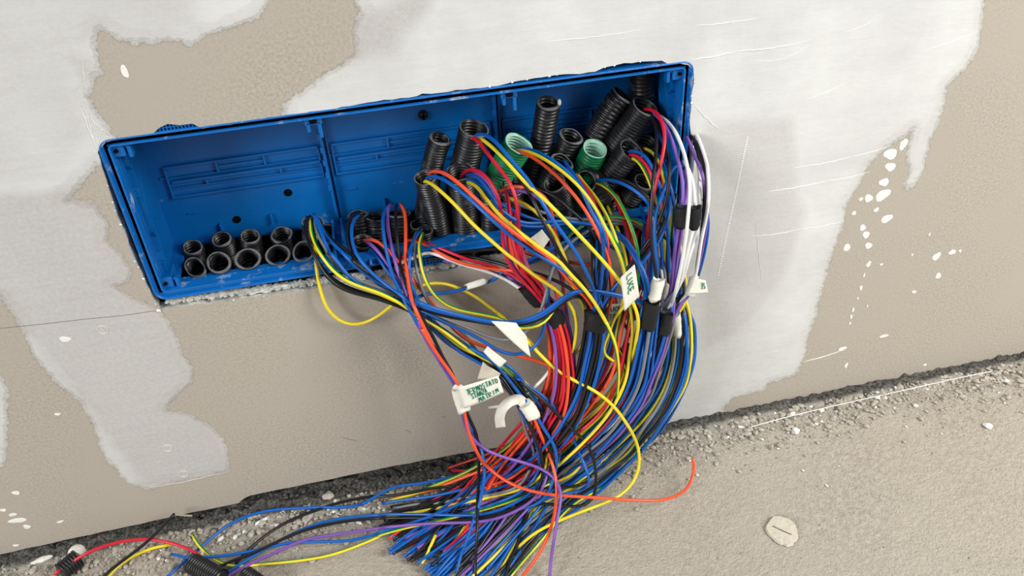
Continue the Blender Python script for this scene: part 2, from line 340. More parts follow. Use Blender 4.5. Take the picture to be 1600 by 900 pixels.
for nm, arr in (('dark_strip', dk), ('gravel', gv)):
    at = me.attributes.new(nm, 'FLOAT', 'POINT'); at.data.foreach_set('value', np.array(arr, 'f'))
def floor_mat():
    m = bpy.data.materials.new('cement_screed'); m.use_nodes = True; nt = m.node_tree; N = nt.nodes; L = nt.links; b = N['Principled BSDF']
    b.inputs['Roughness'].default_value = .85; b.inputs['Specular IOR Level'].default_value = .2
    tc = N.new('ShaderNodeTexCoord').outputs['Object']
    def nz(scale, det=4, rough=.5):
        n = N.new('ShaderNodeTexNoise'); n.inputs['Scale'].default_value = scale; n.inputs['Detail'].default_value = det; n.inputs['Roughness'].default_value = rough; L.new(tc, n.inputs['Vector']); return n.outputs[0]
    def mr(v, a, c, d=0., e=1.):
        n = N.new('ShaderNodeMapRange'); n.inputs[1].default_value = a; n.inputs[2].default_value = c; n.inputs[3].default_value = d; n.inputs[4].default_value = e; L.new(v, n.inputs[0]); return n.outputs[0]
    def mix(f, a, c):
        n = N.new('ShaderNodeMix'); n.data_type = 'RGBA'; L.new(f, n.inputs[0])
        for i, v in ((6, a), (7, c)):
            if isinstance(v, tuple): n.inputs[i].default_value = lin(v)
            else: L.new(v, n.inputs[i])
        return n.outputs[2]
    def mul(a, c):
        n = N.new('ShaderNodeMath'); n.operation = 'MULTIPLY'; L.new(a, n.inputs[0])
        if isinstance(c, float): n.inputs[1].default_value = c
        else: L.new(c, n.inputs[1])
        return n.outputs[0]
    def add(a, c):
        n = N.new('ShaderNodeMath'); n.operation = 'ADD'; L.new(a, n.inputs[0]); L.new(c, n.inputs[1]); return n.outputs[0]
    at = N.new('ShaderNodeAttribute'); at.attribute_name = 'dark_strip'; a2 = N.new('ShaderNodeAttribute'); a2.attribute_name = 'gravel'
    c = mix(mr(nz(160, 6, .7), .3, .7), (174, 165, 151), (210, 202, 189))
    c = mix(mr(nz(8, 4), .4, .7), c, (198, 190, 176))
    c = mix(mul(mr(nz(240, 5, .8), .35, .6), a2.outputs['Fac']), c, (178, 173, 164))
    c = mix(mr(nz(330, 3, .8), .70, .76), c, (224, 219, 208))
    c = mix(mr(nz(170, 3, .6), .30, .25), c, (104, 98, 90))
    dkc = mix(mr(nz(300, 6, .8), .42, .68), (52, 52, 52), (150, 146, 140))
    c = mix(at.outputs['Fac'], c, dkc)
    L.new(c, b.inputs['Base Color'])
    h = add(add(mul(nz(230, 5, .6), .8), mul(nz(520, 3, .7), .9)), mul(nz(300, 5, .7), a2.outputs['Fac']))
    bp = N.new('ShaderNodeBump'); bp.inputs['Distance'].default_value = .0030; bp.inputs['Strength'].default_value = 1.; L.new(h, bp.inputs['Height']); L.new(bp.outputs[0], b.inputs['Normal'])
    return m
o = obj('floor', me, floor_mat(), smooth=True); o['kind'] = 'structure'
def fz(x, y):
    return 0.

# loose rubble along the wall: uncountable crumbs
def rubble(name, n, sampler, m, smin, smax, seed, label):
    rr = random.Random(seed); V = []; Fc = []
    t = (1+5**.5)/2
    IV = [Vector(v).normalized() for v in [(-1,t,0),(1,t,0),(-1,-t,0),(1,-t,0),(0,-1,t),(0,1,t),(0,-1,-t),(0,1,-t),(t,0,-1),(t,0,1),(-t,0,-1),(-t,0,1)]]
    IF = [(0,11,5),(0,5,1),(0,1,7),(0,7,10),(0,10,11),(1,5,9),(5,11,4),(11,10,2),(10,7,6),(7,1,8),(3,9,4),(3,4,2),(3,2,6),(3,6,8),(3,8,9),(4,9,5),(2,4,11),(6,2,10),(8,6,7),(9,8,1)]
    for i in range(n):
        x, y = sampler(rr); s = smin+(smax-smin)*rr.random()**4; q = Vector((rr.uniform(.6, 1.6), rr.uniform(.6, 1.3), rr.uniform(.4, .9)))
        a = rr.random()*6.28; ca, sa = math.cos(a), math.sin(a); k = len(V)
        for v in IV:
            w = s*rr.uniform(.75, 1.15); p = Vector((v.x*q.x, v.y*q.y, v.z*q.z))*w
            V.append((x+p.x*ca-p.y*sa, y+p.x*sa+p.y*ca, s*q.z*.45+p.z))
        Fc += [(a_+k, b_+k, c_+k) for a_, b_, c_ in IF]
    me = bpy.data.meshes.new(name); me.from_pydata(V, [], Fc); o = obj(name, me, m); return tag(o, label, 'rubble', kind='stuff')
rubble('mortar_crumbs', 5200, lambda r: (r.uniform(-.48, .78), -.012-abs(r.gauss(0, .027))), MT['stone'], .0006, .0036, 1, 'loose pale grey mortar crumbs scattered on the floor along the foot of the wall')
rubble('dark_mortar_crumbs', 3600, lambda r: (r.uniform(-.48, .78), -.004-abs(r.gauss(0, .0075))+.012*(r.random() < .3)), MT['stone_dark'], .0006, .0028, 2, 'dark grey crumbs in the gap strip right under the board edge')
rubble('white_plaster_crumbs', 420, lambda r: (r.uniform(-.48, .70), -.012-abs(r.gauss(0, .035))), MT['dust'], .0006, .0030, 3, 'tiny white plaster crumbs sprinkled over the screed')
# single larger lumps
def lump(name, px, py, s, m, label, sq=(1, 1, .6), seed=0):
    rr = random.Random(seed+px); b = bmesh.new(); bmesh.ops.create_icosphere(b, subdivisions=2, radius=1)
    for v in b.verts:
        v.co = Vector((v.co.x*sq[0], v.co.y*sq[1], v.co.z*sq[2]))*s*(1+.5*noise.noise(v.co*1.7+Vector((px, py, 0)))); 
    p = atZ(px, py, 0); o = obj(name, b, m); o.location = (p.x, p.y, s*sq[2]*.55); o.rotation_euler.z = rr.random()*3
    return tag(o, label, 'debris')
lump('mortar_lump', 513, 778, .0065, MT['stone'], 'largest pale mortar lump beside the dark gap left of the wire ends')
lump('mortar_lump', 308, 868, .0075, MT['dust'], 'white plaster lump lying against the leftmost cut conduit stub' if 0 else 'white plaster lump on the rubble between the two black conduit stubs')
lump('mortar_lump', 120, 865, .0085, MT['dust'], 'white plaster lump wedged on top of the leftmost conduit stub')
lump('plaster_flake', 66, 876, .0070, MT['dust'], 'long white plaster sliver at the lower left corner', (1.5, .45, .35))
lump('plaster_flake', 410, 815, .0055, MT['dust'], 'narrow white plaster sliver under the long blue wire', (1.4, .4, .35))
lump('mortar_lump', 480, 810, .0060, MT['stone'], 'flat pale mortar lump beneath the black wire left of the bundle', (1.4, .8, .4))
lump('mortar_lump', 1238, 648, .0034, MT['dust'], 'white plaster crumb on the dark strip at the right wall', (1, .7, .9))
lump('mortar_lump', 1243, 674, .0045, MT['dust'], 'white crumb on the gravelly floor right of the bundle')
lump('mortar_lump', 1543, 666, .0045, MT['dust'], 'white crumb far right on the floor near the wall')
# round dried plaster splash
b = bmesh.new(); c = atZ(1222, 829, 0); n = 40; rim = []; top = []; mid_ = []
for i in range(n):
    t = 2*math.pi*i/n; w = 1+.05*math.sin(2*t+1)+.04*math.sin(5*t)+random.uniform(-.02, .02)
    x, y = math.cos(t)*.0150*w, math.sin(t)*.0175*w
    if 4.3 < t < 4.9: y -= .003
    rim.append(b.verts.new((c.x+x, c.y+y, .0))); top.append(b.verts.new((c.x+x*.93, c.y+y*.93, .0022))); mid_.append(b.verts.new((c.x+x*.6, c.y+y*.6, .0024+random.uniform(-.0003, .0003))))
for i in range(n):
    j = (i+1) % n; b.faces.new((rim[i], rim[j], top[j], top[i])); b.faces.new((top[i], top[j], mid_[j], mid_[i]))
b.faces.new(mid_)
o = obj('plaster_splash', b, mat('dried_filler_blob', (205, 198, 182), .85, .2, .08, 150, .0008, 200)); rebase(o); tag(o, 'round dried plaster splash stuck to the bare floor at lower right', 'plaster splash')
pts = crspline([atZ(1207, 822, 2.3), atZ(1224, 830, 2.6), atZ(1238, 836, 2.3)], .002)
child(obj('scored_line', tube_mesh('g', pts, .0005, 5), MT['stone_dark']), o)
# white string along the wall on the right
pts = crspline([atZ(*p, 2.2) for p in [(1170, 668), (1236, 650), (1330, 628), (1420, 608), (1500, 590), (1550, 580)]], .006)
o = obj('white_string', tube_mesh('s', pts, .0006, 6), MT['dust'], smooth=True); rebase(o); tag(o, 'thin white string lying along the dark strip at the right wall', 'string')
# ------------------------------------------------------------------ junction box
X0, X1, Z0, Z1, D = -.2028, .2772, .2790, .4311, .085
box = tag(empty('junction_box', ((X0+X1)/2, .04, Z0)), 'long open blue plastic electrical junction box set into the wall, full of conduits and wires', 'junction box')
def rrect(inset, y, rad, seg=6):
    x0, x1, z0, z1 = X0+inset, X1-inset, Z0+inset, Z1-inset; r = max(.0005, rad-inset); out = []
    for cx, cz, a0 in ((x1-r, z0+r, -90), (x1-r, z1-r, 0), (x0+r, z1-r, 90), (x0+r, z0+r, 180)):
        for i in range(seg+1):
            a = math.radians(a0+90*i/seg); out.append(Vector((cx+r*math.cos(a), y, cz+r*math.sin(a))))
    return out
def loft(name, loops, m, parent):
    b = bmesh.new(); prev = None
    for L in loops:
        vs = [b.verts.new(p) for p in L]
        if prev:
            for i in range(len(vs)): j = (i+1) % len(vs); b.faces.new((prev[i], prev[j], vs[j], vs[i]))
        prev = vs
    return child(obj(name, b, m), parent)
loft('front_flange', [rrect(.0015, .03, .010), rrect(0, .006, .010), rrect(0, .0002, .010), rrect(.0012, -.0008, .010), rrect(.0020, .0004, .010), rrect(.0024, .0040, .010), rrect(.0058, .0040, .010), rrect(.0062, .0022, .010), rrect(.0076, .0022, .010), rrect(.0078, .014, .009)], MT['boxlip'], box)
i0 = .0045
cboxes('back_panel', [(X0+i0, X1-i0, D-.001, D+.002, Z0+.002, Z1-.002)], MT['box'], box)
cboxes('end_wall', [(X0+.003, X0+.0065, .004, D+.001, Z0+.002, Z1-.002)], MT['box'], box)
cboxes('end_wall', [(X1-.0065, X1-.003, .004, D+.001, Z0+.002, Z1-.002)], MT['box'], box)
cboxes('top_wall', [(X0+.003, X1-.003, .004, D+.001, Z1-.0065, Z1-.003)], MT['box'], box)
PX_ = [-.0425, .1175]
zb = (Z0+.003, Z0+.0062)
cboxes('bottom_ledge', [(X0+.004, X1-.004, .003, .012, *zb), (X0+.004, X1-.004, .0785, D, *zb), (X0+.004, X0+.018, .011, .080, *zb), (X1-.014, X1-.004, .011, .080, *zb)] + [(p-.007, p+.007, .011, .080, *zb) for p in PX_], MT['box'], box)
for p in PX_:
    cboxes('partition_rib', [(p-.0014, p+.0014, D-.009, D, Z0+.006, Z1-.006), (p+.0035, p+.0050, D-.006, D, Z0+.006, Z1-.006)] + [(p-.0026, p+.0014, D-.010, D-.006, Z1-.02-.013*k, Z1-.014-.013*k) for k in range(8)], MT['box'], box)
    cboxes('partition_foot', [(p-.0050, p-.0030, .008, .06, Z0+.006, Z0+.020), (p+.0030, p+.0050, .008, .06, Z0+.006, Z0+.020), (p-.003, p+.003, .012, .055, Z0+.006, Z0+.012)], MT['boxlip'], box)
    b = bmesh.new(); x = p+.001       # wedge shaped screw tower under the top lip
    cube(b, x-.007, x+.007, .006, .022, Z1-.014, Z1-.006, .0008)
    for s in (-1, 1): cube(b, x+s*.0045-.0014, x+s*.0045+.0014, .006, .014, Z1-.026+(.006 if s < 0 else 0), Z1-.012, .0006)
    t = child(obj('screw_tower', b, MT['box']), box)
    b = bmesh.new(); cube(b, x-.003, x+.003, .0045, .0066, Z1-.0125, Z1-.0095, .0004); child(obj('slot', b, MT['hole_shade']), t)
cells = [(X0+.0075, PX_[0]-.003), (PX_[0]+.0060, PX_[1]-.003), (PX_[1]+.0060, X1-.0075)]
for ci, (a, c) in enumerate(cells):
    a2 = a+(.012 if ci == 0 else .001); c2 = c-(.001 if ci < 2 else .010); y0, y1 = D-.0045, D
    L = [(a2, c2, y0, y1, .3625, .3645), (a2, c2, y0+.001, y1, .3520, .3532), (a2+.004, c2, y0, y1, .3475, .3500), (a2, c2, y0+.001, y1, .3415, .3428), (a2, c2, y0-.0005, y1, .3330, .3348), (a2, a2+.0015, y0, y1, .3335, .3640), (c2-.0015, c2, y0, y1, .3335, .3640)]
    m_ = (a2+c2)/2
    L += [(m_-.024, m_-.022, y0, y1, .3530, .3625), (m_+.018, m_+.020, y0, y1, .3530, .3625), (m_-.022, m_+.018, y0+.0015, y1, .3560, .3585), (m_+.03, m_+.032, y0, y1, .3428, .3475), (m_-.036, m_-.034, y0, y1, .3428, .3475), (a2-.006, a2, y0+.002, y1, .352, .354)]
    cboxes('mounting_rail', L, MT['box'], box, .0003)
    for q in [(m_-.035-.001, m_-.035+.001, D-.005, D, .290, .300), (m_+.012-.001, m_+.012+.001, D-.005, D, .292, .302), (a2+.008, a2+.016, D-.0025, D, .314, .3155)]: cboxes('back_tab', [q], MT['box'], box, .0003)
def disc(name, p, r, m, dep=.0015, parent=box):
    b = bmesh.new(); bmesh.ops.create_cone(b, cap_ends=True, segments=20, radius1=r, radius2=r*.8, depth=dep)
    for v in b.verts: v.co = Vector((v.co.x, -v.co.z, v.co.y))+Vector(p)
    return child(obj(name, b, m), parent)
for px, py in ((450, 301), (370, 343)):
    p = atY(px, py, -84); disc('fixing_hole', (p.x, D-.0012, p.z), .0042, MT['hole_shade'])
p = atY(661, 180, -83); s_ = disc('fixing_screw', (p.x, D-.003, p.z), .0048, MT['screw'], .004)
b = bmesh.new(); cube(b, p.x-.0035, p.x+.0035, D-.0056, D-.0049, p.z-.0006, p.z+.0006); cube(b, p.x-.0006, p.x+.0006, D-.0056, D-.0049, p.z-.0035, p.z+.0035); child(obj('cross_slot', b, MT['hole_shade']), s_)
for side, xs in ((1, X0+.0065), (-1, X1-.0065)):
    b = bmesh.new()
    def ln(pts, w=.0014, h=.0034):
        for (ya, za), (yb, zb_) in zip(pts, pts[1:]):
            d = Vector((0, yb-ya, zb_-za)); n = Vector((0, -d.z, d.y)).normalized()*w/2; vs = []
            for xx in (xs-side*.0005, xs+side*h):
                for q in ((ya, za, 1), (yb, zb_, 1), (yb, zb_, -1), (ya, za, -1)): vs.append(b.verts.new((xx, q[0]+n.y*q[2], q[1]+n.z*q[2])))
            for f in ((0, 1, 2, 3), (7, 6, 5, 4), (0, 4, 5, 1), (1, 5, 6, 2), (2, 6, 7, 3), (3, 7, 4, 0)): b.faces.new([vs[k] for k in f])
    zt, zl = Z1-.010, Z0+.012
    ln([(.0135, zt), (.0135, zl)]); ln([(.020, zt), (.020, zt-.022), (.025, zt-.028), (.025, zt-.045), (.020, zt-.052), (.020, zl+.045), (.025, zl+.038), (.025, zl+.022), (.020, zl+.016), (.020, zl)], .0018, .0055)
    ln([(.026, zt), (.026, zt-.018), (.031, zt-.026), (.031, zt-.046), (.026, zt-.054)], .0010, .002); ln([(.026, zl+.05), (.031, zl+.04), (.031, zl+.02)], .0010)
    for k in range(7): ln([(.0135, zt-.012-k*.017), (.020, zt-.012-k*.017)], .0016, .003)
    child(obj('guide_rail', b, MT['box']), box)
    b = bmesh.new(); ln([(.038, zt-.045), (.060, zt-.004)], .0010, .0006); ln([(.030, zl+.035), (.066, zt-.03)], .0010, .0006); ln([(.05, zl), (.052, zl+.04)], .0045, .0012)
    child(obj('side_web', b, MT['box']), box)
    for zz, sg in ((Z1-.013, 1), (Z0+.013, -1)):
        x = xs+side*.005
        b = bmesh.new(); cube(b, x-.005, x+.005, .006, .028, zz-.0055, zz+.0055, .001); t = child(obj('corner_post', b, MT['box']), box)
        disc('post_hole', (x-side*.001, .0052, zz), .0017, MT['hole_shade'], .0016, t)
        b = bmesh.new(); cube(b, x+side*.0085-.0016, x+side*.0085+.0016, .006, .014, zz-.007, zz+.003, .0006); cube(b, x+side*.0055, x+side*.009, .007, .012, zz+.002, zz+.0035, .0004); child(obj('latch', b, MT['box']), t)
# honeycomb wing pieces of the flange seen through the gaps
def lattice(name, pa, pb, nx_, nz_, hz, parent, y=.0015):
    A, B = atY(*pa, 0), atY(*pb, 0); b = bmesh.new(); z0 = min(A.z, B.z)
    for i in range(nx_+1): x = A.x+(B.x-A.x)*i/nx_; cube(b, x-.0005, x+.0005, y, y+.003, z0, z0+hz)
    for j in range(nz_+1): z = z0+hz*j/nz_; cube(b, A.x-.0005, B.x+.0005, y+.0004, y+.003, z-.0005, z+.0005)
    cube(b, A.x, B.x, y+.003, y+.004, z0, z0+hz)
    child(obj(name, b, MT['box']), parent)
lattice('honeycomb_wing', (641, 417), (702, 410), 12, 3, .0085, box)
lattice('honeycomb_wing', (250, 207), (318, 197), 12, 3, .0075, box)
b = bmesh.new()       # dark mortar packed around the box
cube(b, X0-.02, X1+.02, .03, .06, Z0-.10, Z0-.09)
o = obj('trim_3', b, MT['stone_dark']); o['kind'] = 'structure'
# grey mortar fillet visible between box bottom and the board
rr = random.Random(5); b = bmesh.new()
for i in range(260):
    t = i/259; px = 262+(1050-262)*t; pyc = 474-(474-372)*t
    p = atY(px, pyc-3, 0); s = rr.uniform(.0022, .0040)
    r = bmesh.ops.create_icosphere(b, subdivisions=1, radius=s)
    for v in r['verts']: v.co = Vector((v.co.x*1.4+p.x, abs(rr.gauss(0, .001))*0+v.co.y*1.2+rr.uniform(.003, .010), v.co.z*.75+p.z-.0035))*1
o = obj('trim_4', b, MT['gypsum']); o['kind'] = 'structure'

# ------------------------------------------------------------------ conduits
def conduit(label, pts, r, pitch=.0034, col='conduit', group=None, notch=None, squash=1., inner=None, name='corrugated_conduit', world=False, wob=0., seed=0):
    path = [Vector(p) for p in pts] if world else [P3(p) for p in pts]
    path = crspline(path[::-1], pitch/6)           # from the base to the mouth
    L = [0]
    for a, c in zip(path, path[1:]): L.append(L[-1]+(c-a).length)
    prof = [0, -.35, -1, -.35, 0, .05]
    rad = [r+.0013*(max(-.9, min(.25, math.cos(2*math.pi*(s/pitch))))) for s in L]
    S = 26; fr = frames(path); V = []; Fc = []; n = len(path); rr = random.Random(seed+len(label))
    ph = rr.random()*6; mouth = path[-1]; ni = min(n, int(.06/(pitch/6)))
    def pt(i, k, rr_, ext=0.):
        T, A, B = fr[i]; t = 2*math.pi*k/S; f = 1.
        if wob and n-i < 14: f = 1+wob*math.sin(2*t+ph)*(1-(n-i)/14)
        return path[i]+A*(math.cos(t)*rr_*f)+B*(math.sin(t)*rr_*f*squash)+T*ext
    end = [ .0009*math.sin(2*math.pi*k/S+ph)+.0005*math.sin(3*2*math.pi*k/S+ph) for k in range(S)]
    for i in range(n): V += [pt(i, k, rad[i], end[k] if i == n-1 else 0) for k in range(S)]
    rows = n
    inn = []
    for q in range(ni):
        i = n-1-q; V += [pt(i, k, rad[i]-.0014, end[k] if i == n-1 else 0) for k in range(S)]; rows += 1
    V += [pt(max(0, n-ni), k, .0002) for k in range(S)]; rows += 1
    for a in range(rows-1):
        for k in range(S): k2 = (k+1) % S; Fc.append((a*S+k, a*S+k2, (a+1)*S+k2, (a+1)*S+k))
    mi = [0 if j < n*S else (2 if j >= (rows-2)*S else 1) for j in range(len(Fc))] if inner else [0]*len(Fc)
    if inner:
        mi = [1 if j//S >= n-1 else 0 for j in range(len(Fc))]
    else: mi = [1 if n-2 <= j//S <= n-1 else 0 for j in range(len(Fc))]
    me = bpy.data.meshes.new(name); me.from_pydata(V, [], Fc); me.polygons.foreach_set('material_index', mi)
    o = obj(name, me, [MT[col], inner or MT['rim']], smooth=True); rebase(o, path[0])
    return tag(o, label, 'conduit', group)
def dn(px, py, y, dx=0, L=.10):  # a base point under the box, straight below the mouth
    p = atY(px, py, -y); return p
# stubs of the left compartment: mouth just above the openings, axis leaning to the viewer
STUB = [(301,386,64,.0098,'squat black conduit stub at the rear left corner of the left compartment'),(346,373,64,.0100,'black conduit stub second from the left in the rear row of the box'),(391,369,64,.0100,'black conduit stub third from the left in the rear row of the box'),(440,366,64,.0105,'black conduit stub fourth from the left in the rear row of the box'),
        (305,418,34,.0095,'crushed black conduit stub at the front left corner of the box'),(342,410,32,.0105,'round open black conduit stub second from the left in the front row'),(387,404,32,.0108,'largest open black conduit stub in the middle of the front row'),(434,398,32,.0105,'open black conduit stub fourth from the left in the front row'),(474,393,32,.0102,'black conduit stub in the front row half hidden by the falling wires'),
        (512,366,58,.0100,'pale rimmed conduit stub behind the leftmost wires'),]
for i, (px, py, y, r, lab) in enumerate(STUB):
    m_ = atY(px, py, -y); lean = Vector((random.uniform(-.05, .12), -.55, .85)).normalized()
    k_ = lambda v: Vector((v.x, min(v.y, .069), v.z))
    conduit(lab, [m_, k_(m_-lean*.018), k_(m_-Vector((0, -.0, 1))*.04-Vector((0, lean.y*.014, 0))), k_(m_+Vector((0, .004, -.10)))], r, .0032, world=True, wob=.22 if 'crushed' in lab else .07, seed=i)
CON = [
 ('black conduit stub with the leftmost bunch of wires coming out', [(489,347,-55),(489,362,-57),(489,440,-60)], .0098, .0032),
 ('black conduit behind the middle post with a black and a blue wire', [(559,335,-62),(562,355,-60),(563,400,-58),(563,470,-58)], .0102, .0032),
 ('small black conduit stub low in front of the middle compartment', [(567,377,-30),(570,400,-32),(572,470,-34)], .0098, .0032),
 ('short open black conduit left of the purple and orange wires', [(589,338,-60),(590,355,-58),(592,440,-58)], .0110, .0032),
 ('black conduit from which the purple and bright orange wires arch', [(624,333,-60),(626,352,-58),(628,440,-58)], .0112, .0032),
 ('low crushed black conduit with a ragged lip beside the tall stack', [(657,349,-45),(660,362,-45),(662,440,-45)], .0105, .0032),
 ('small front conduit from which the ochre and blue loop starts', [(664,360,-26),(664,375,-28),(664,440,-30)], .0075, .0032),
 ('slim black conduit with an open oval mouth, leftmost of the tall ones', [(688,216,-48),(680,242,-52),(670,290,-58),(664,340,-62),(662,430,-66)], .0098, .0030),
 ('black conduit with split mouth giving out an orange and a blue wire', [(664,277,-28),(672,300,-32),(684,345,-36),(690,385,-38),(694,450,-40)], .0100, .0030),
 ('wide tall black conduit with the crimson, yellow and blue wires', [(741,200,-42),(735,225,-46),(724,270,-54),(714,320,-60),(708,420,-66)], .0132, .0032),
 ('fine ribbed black conduit with crimson and purple wires curling out', [(718,268,-28),(722,290,-32),(727,330,-36),(729,375,-38),(730,450,-40)], .0125, .0030),
 ('upright black conduit with an empty round mouth and a white chip', [(857,160,-46),(854,180,-50),(846,225,-56),(836,262,-60),(828,300,-62),(815,400,-66)], .0106, .0038),
 ('short black conduit with a pinched mouth behind the small green one', [(893,212,-46),(886,228,-50),(870,265,-56),(850,330,-62),(840,400,-66)], .0108, .0038),
 ('black conduit leaning left under the pinched one, ribs toward the viewer', [(879,252,-32),(868,268,-36),(848,300,-42),(835,340,-46),(826,420,-52)], .0106, .0036),
 ('long black conduit leaning right with a ragged cut mouth at the top', [(973,148,-52),(958,166,-54),(932,208,-58),(910,250,-62),(880,330,-66)], .0112, .0042),
 ('long black conduit in the top right with crimson, white and purple wires', [(1009,166,-36),(998,182,-40),(972,216,-46),(944,260,-52),(920,320,-58),(905,400,-64)], .0128, .0034),
 ('black conduit dropping vertically from the top of the box at right', [(1003,85,-62),(1003,110,-62),(1004,150,-63),(1006,200,-64)], .0116, .0040),
 ('black conduit in front at right with blue, crimson and yellow wires', [(987,234,-22),(978,244,-26),(952,275,-34),(930,310,-42),(912,370,-48)], .0122, .0036),
 ('black conduit bent left with a blue, an orange and a yellow wire', [(915,284,-18),(921,282,-22),(938,296,-30),(950,325,-36),(950,400,-42)], .0112, .0034),
 ('dark conduit mouth behind the front right one, wires spilling right', [(1011,222,-42),(1002,240,-46),(990,280,-52),(980,370,-56)], .0112, .0036),
 ('black conduit at the right end giving out purple, black and white', [(1066,190,-22),(1064,202,-26),(1058,240,-34),(1052,300,-38),(1046,360,-40)], .0106, .0036),
 ('short open black conduit low at the right end of the box', [(1073,236,-20),(1066,246,-24),(1052,280,-32),(1042,350,-38)], .0120, .0036),
 ('ribbed black conduit low in the right compartment above the ledge', [(1006,284,-20),(998,294,-24),(980,318,-30),(965,380,-36)], .0108, .0034),
 ('dark ribbed conduit lying low behind the crossing yellow wires', [(866,286,-20),(872,296,-24),(880,325,-32),(880,400,-38)], .0104, .0034),
 ('buried black conduit mouth under the green conduits', [(800,288,-24),(800,300,-26),(798,330,-30),(795,400,-34)], .0104, .0034),
 ('low black conduit right of the fine ribbed one near the ledge', [(768,302,-30),(768,315,-32),(768,345,-34),(766,420,-38)], .0110, .0032),
]
for i, (lab, pts, r, pi_) in enumerate(CON):
    c_ = conduit(lab, pts, r, pi_, wob=.10 if ('ragged' in lab or 'pinched' in lab or 'split' in lab) else .03, seed=i*3)
    if 'white chip' in lab:
        p = atY(874, 160, -43); b = bmesh.new(); bmesh.ops.create_icosphere(b, subdivisions=2, radius=.0022)
        for v in b.verts: v.co = Vector((v.co.x*.8+p.x, v.co.y*.8+p.y, v.co.z*1.5+p.z))
        child(obj('plaster_chip', b, MT['dust']), c_)
conduit('green corrugated conduit with a wide pale rim facing the viewer', [(811,225,-30),(803,238,-34),(788,262,-40),(777,290,-46),(770,370,-54)], .0132, .0032, 'green', inner=MT['green_in'])
conduit('short bright green corrugated conduit with whitish crumpled mouth', [(930,232,-34),(924,246,-38),(912,272,-44),(905,310,-50),(898,380,-56)], .0122, .0038, 'green', inner=MT['green_in'], wob=.1)
# cut conduits on the floor
for lab, a, c, r in [('short cut black conduit with a crimson wire at the lower left', (122,872), (96,893), .0100), ('black conduit stub on the floor at the bottom edge, left of two', (300,880), (345,905), .0105), ('black conduit stub on the floor at the bottom edge, right of two', (382,898), (420,925), .0095)]:
    A, B = atZ(*a, r*1000), atZ(*c, r*1000+1)
    conduit(lab, [A, A.lerp(B, .5), B] if 'stub' in lab else [A, A.lerp(B, .5), B], r-.0006, .0030, world=True, name='corrugated_conduit')
A = atZ(672, 884, 6); pts = [atZ(672,884,4), atZ(680,880,7), atZ(686,872,7), atZ(682,864,4)]
conduit('curled scrap of black conduit under the wire ends', pts, .0045, .0030, world=True, name='conduit_scrap', squash=.6)
conduit('small black conduit scrap poking out among the blue wire ends', [atZ(690,829,5), atZ(703,824,9), atZ(716,832,6)], .0045, .0030, world=True, name='conduit_scrap', squash=.7)
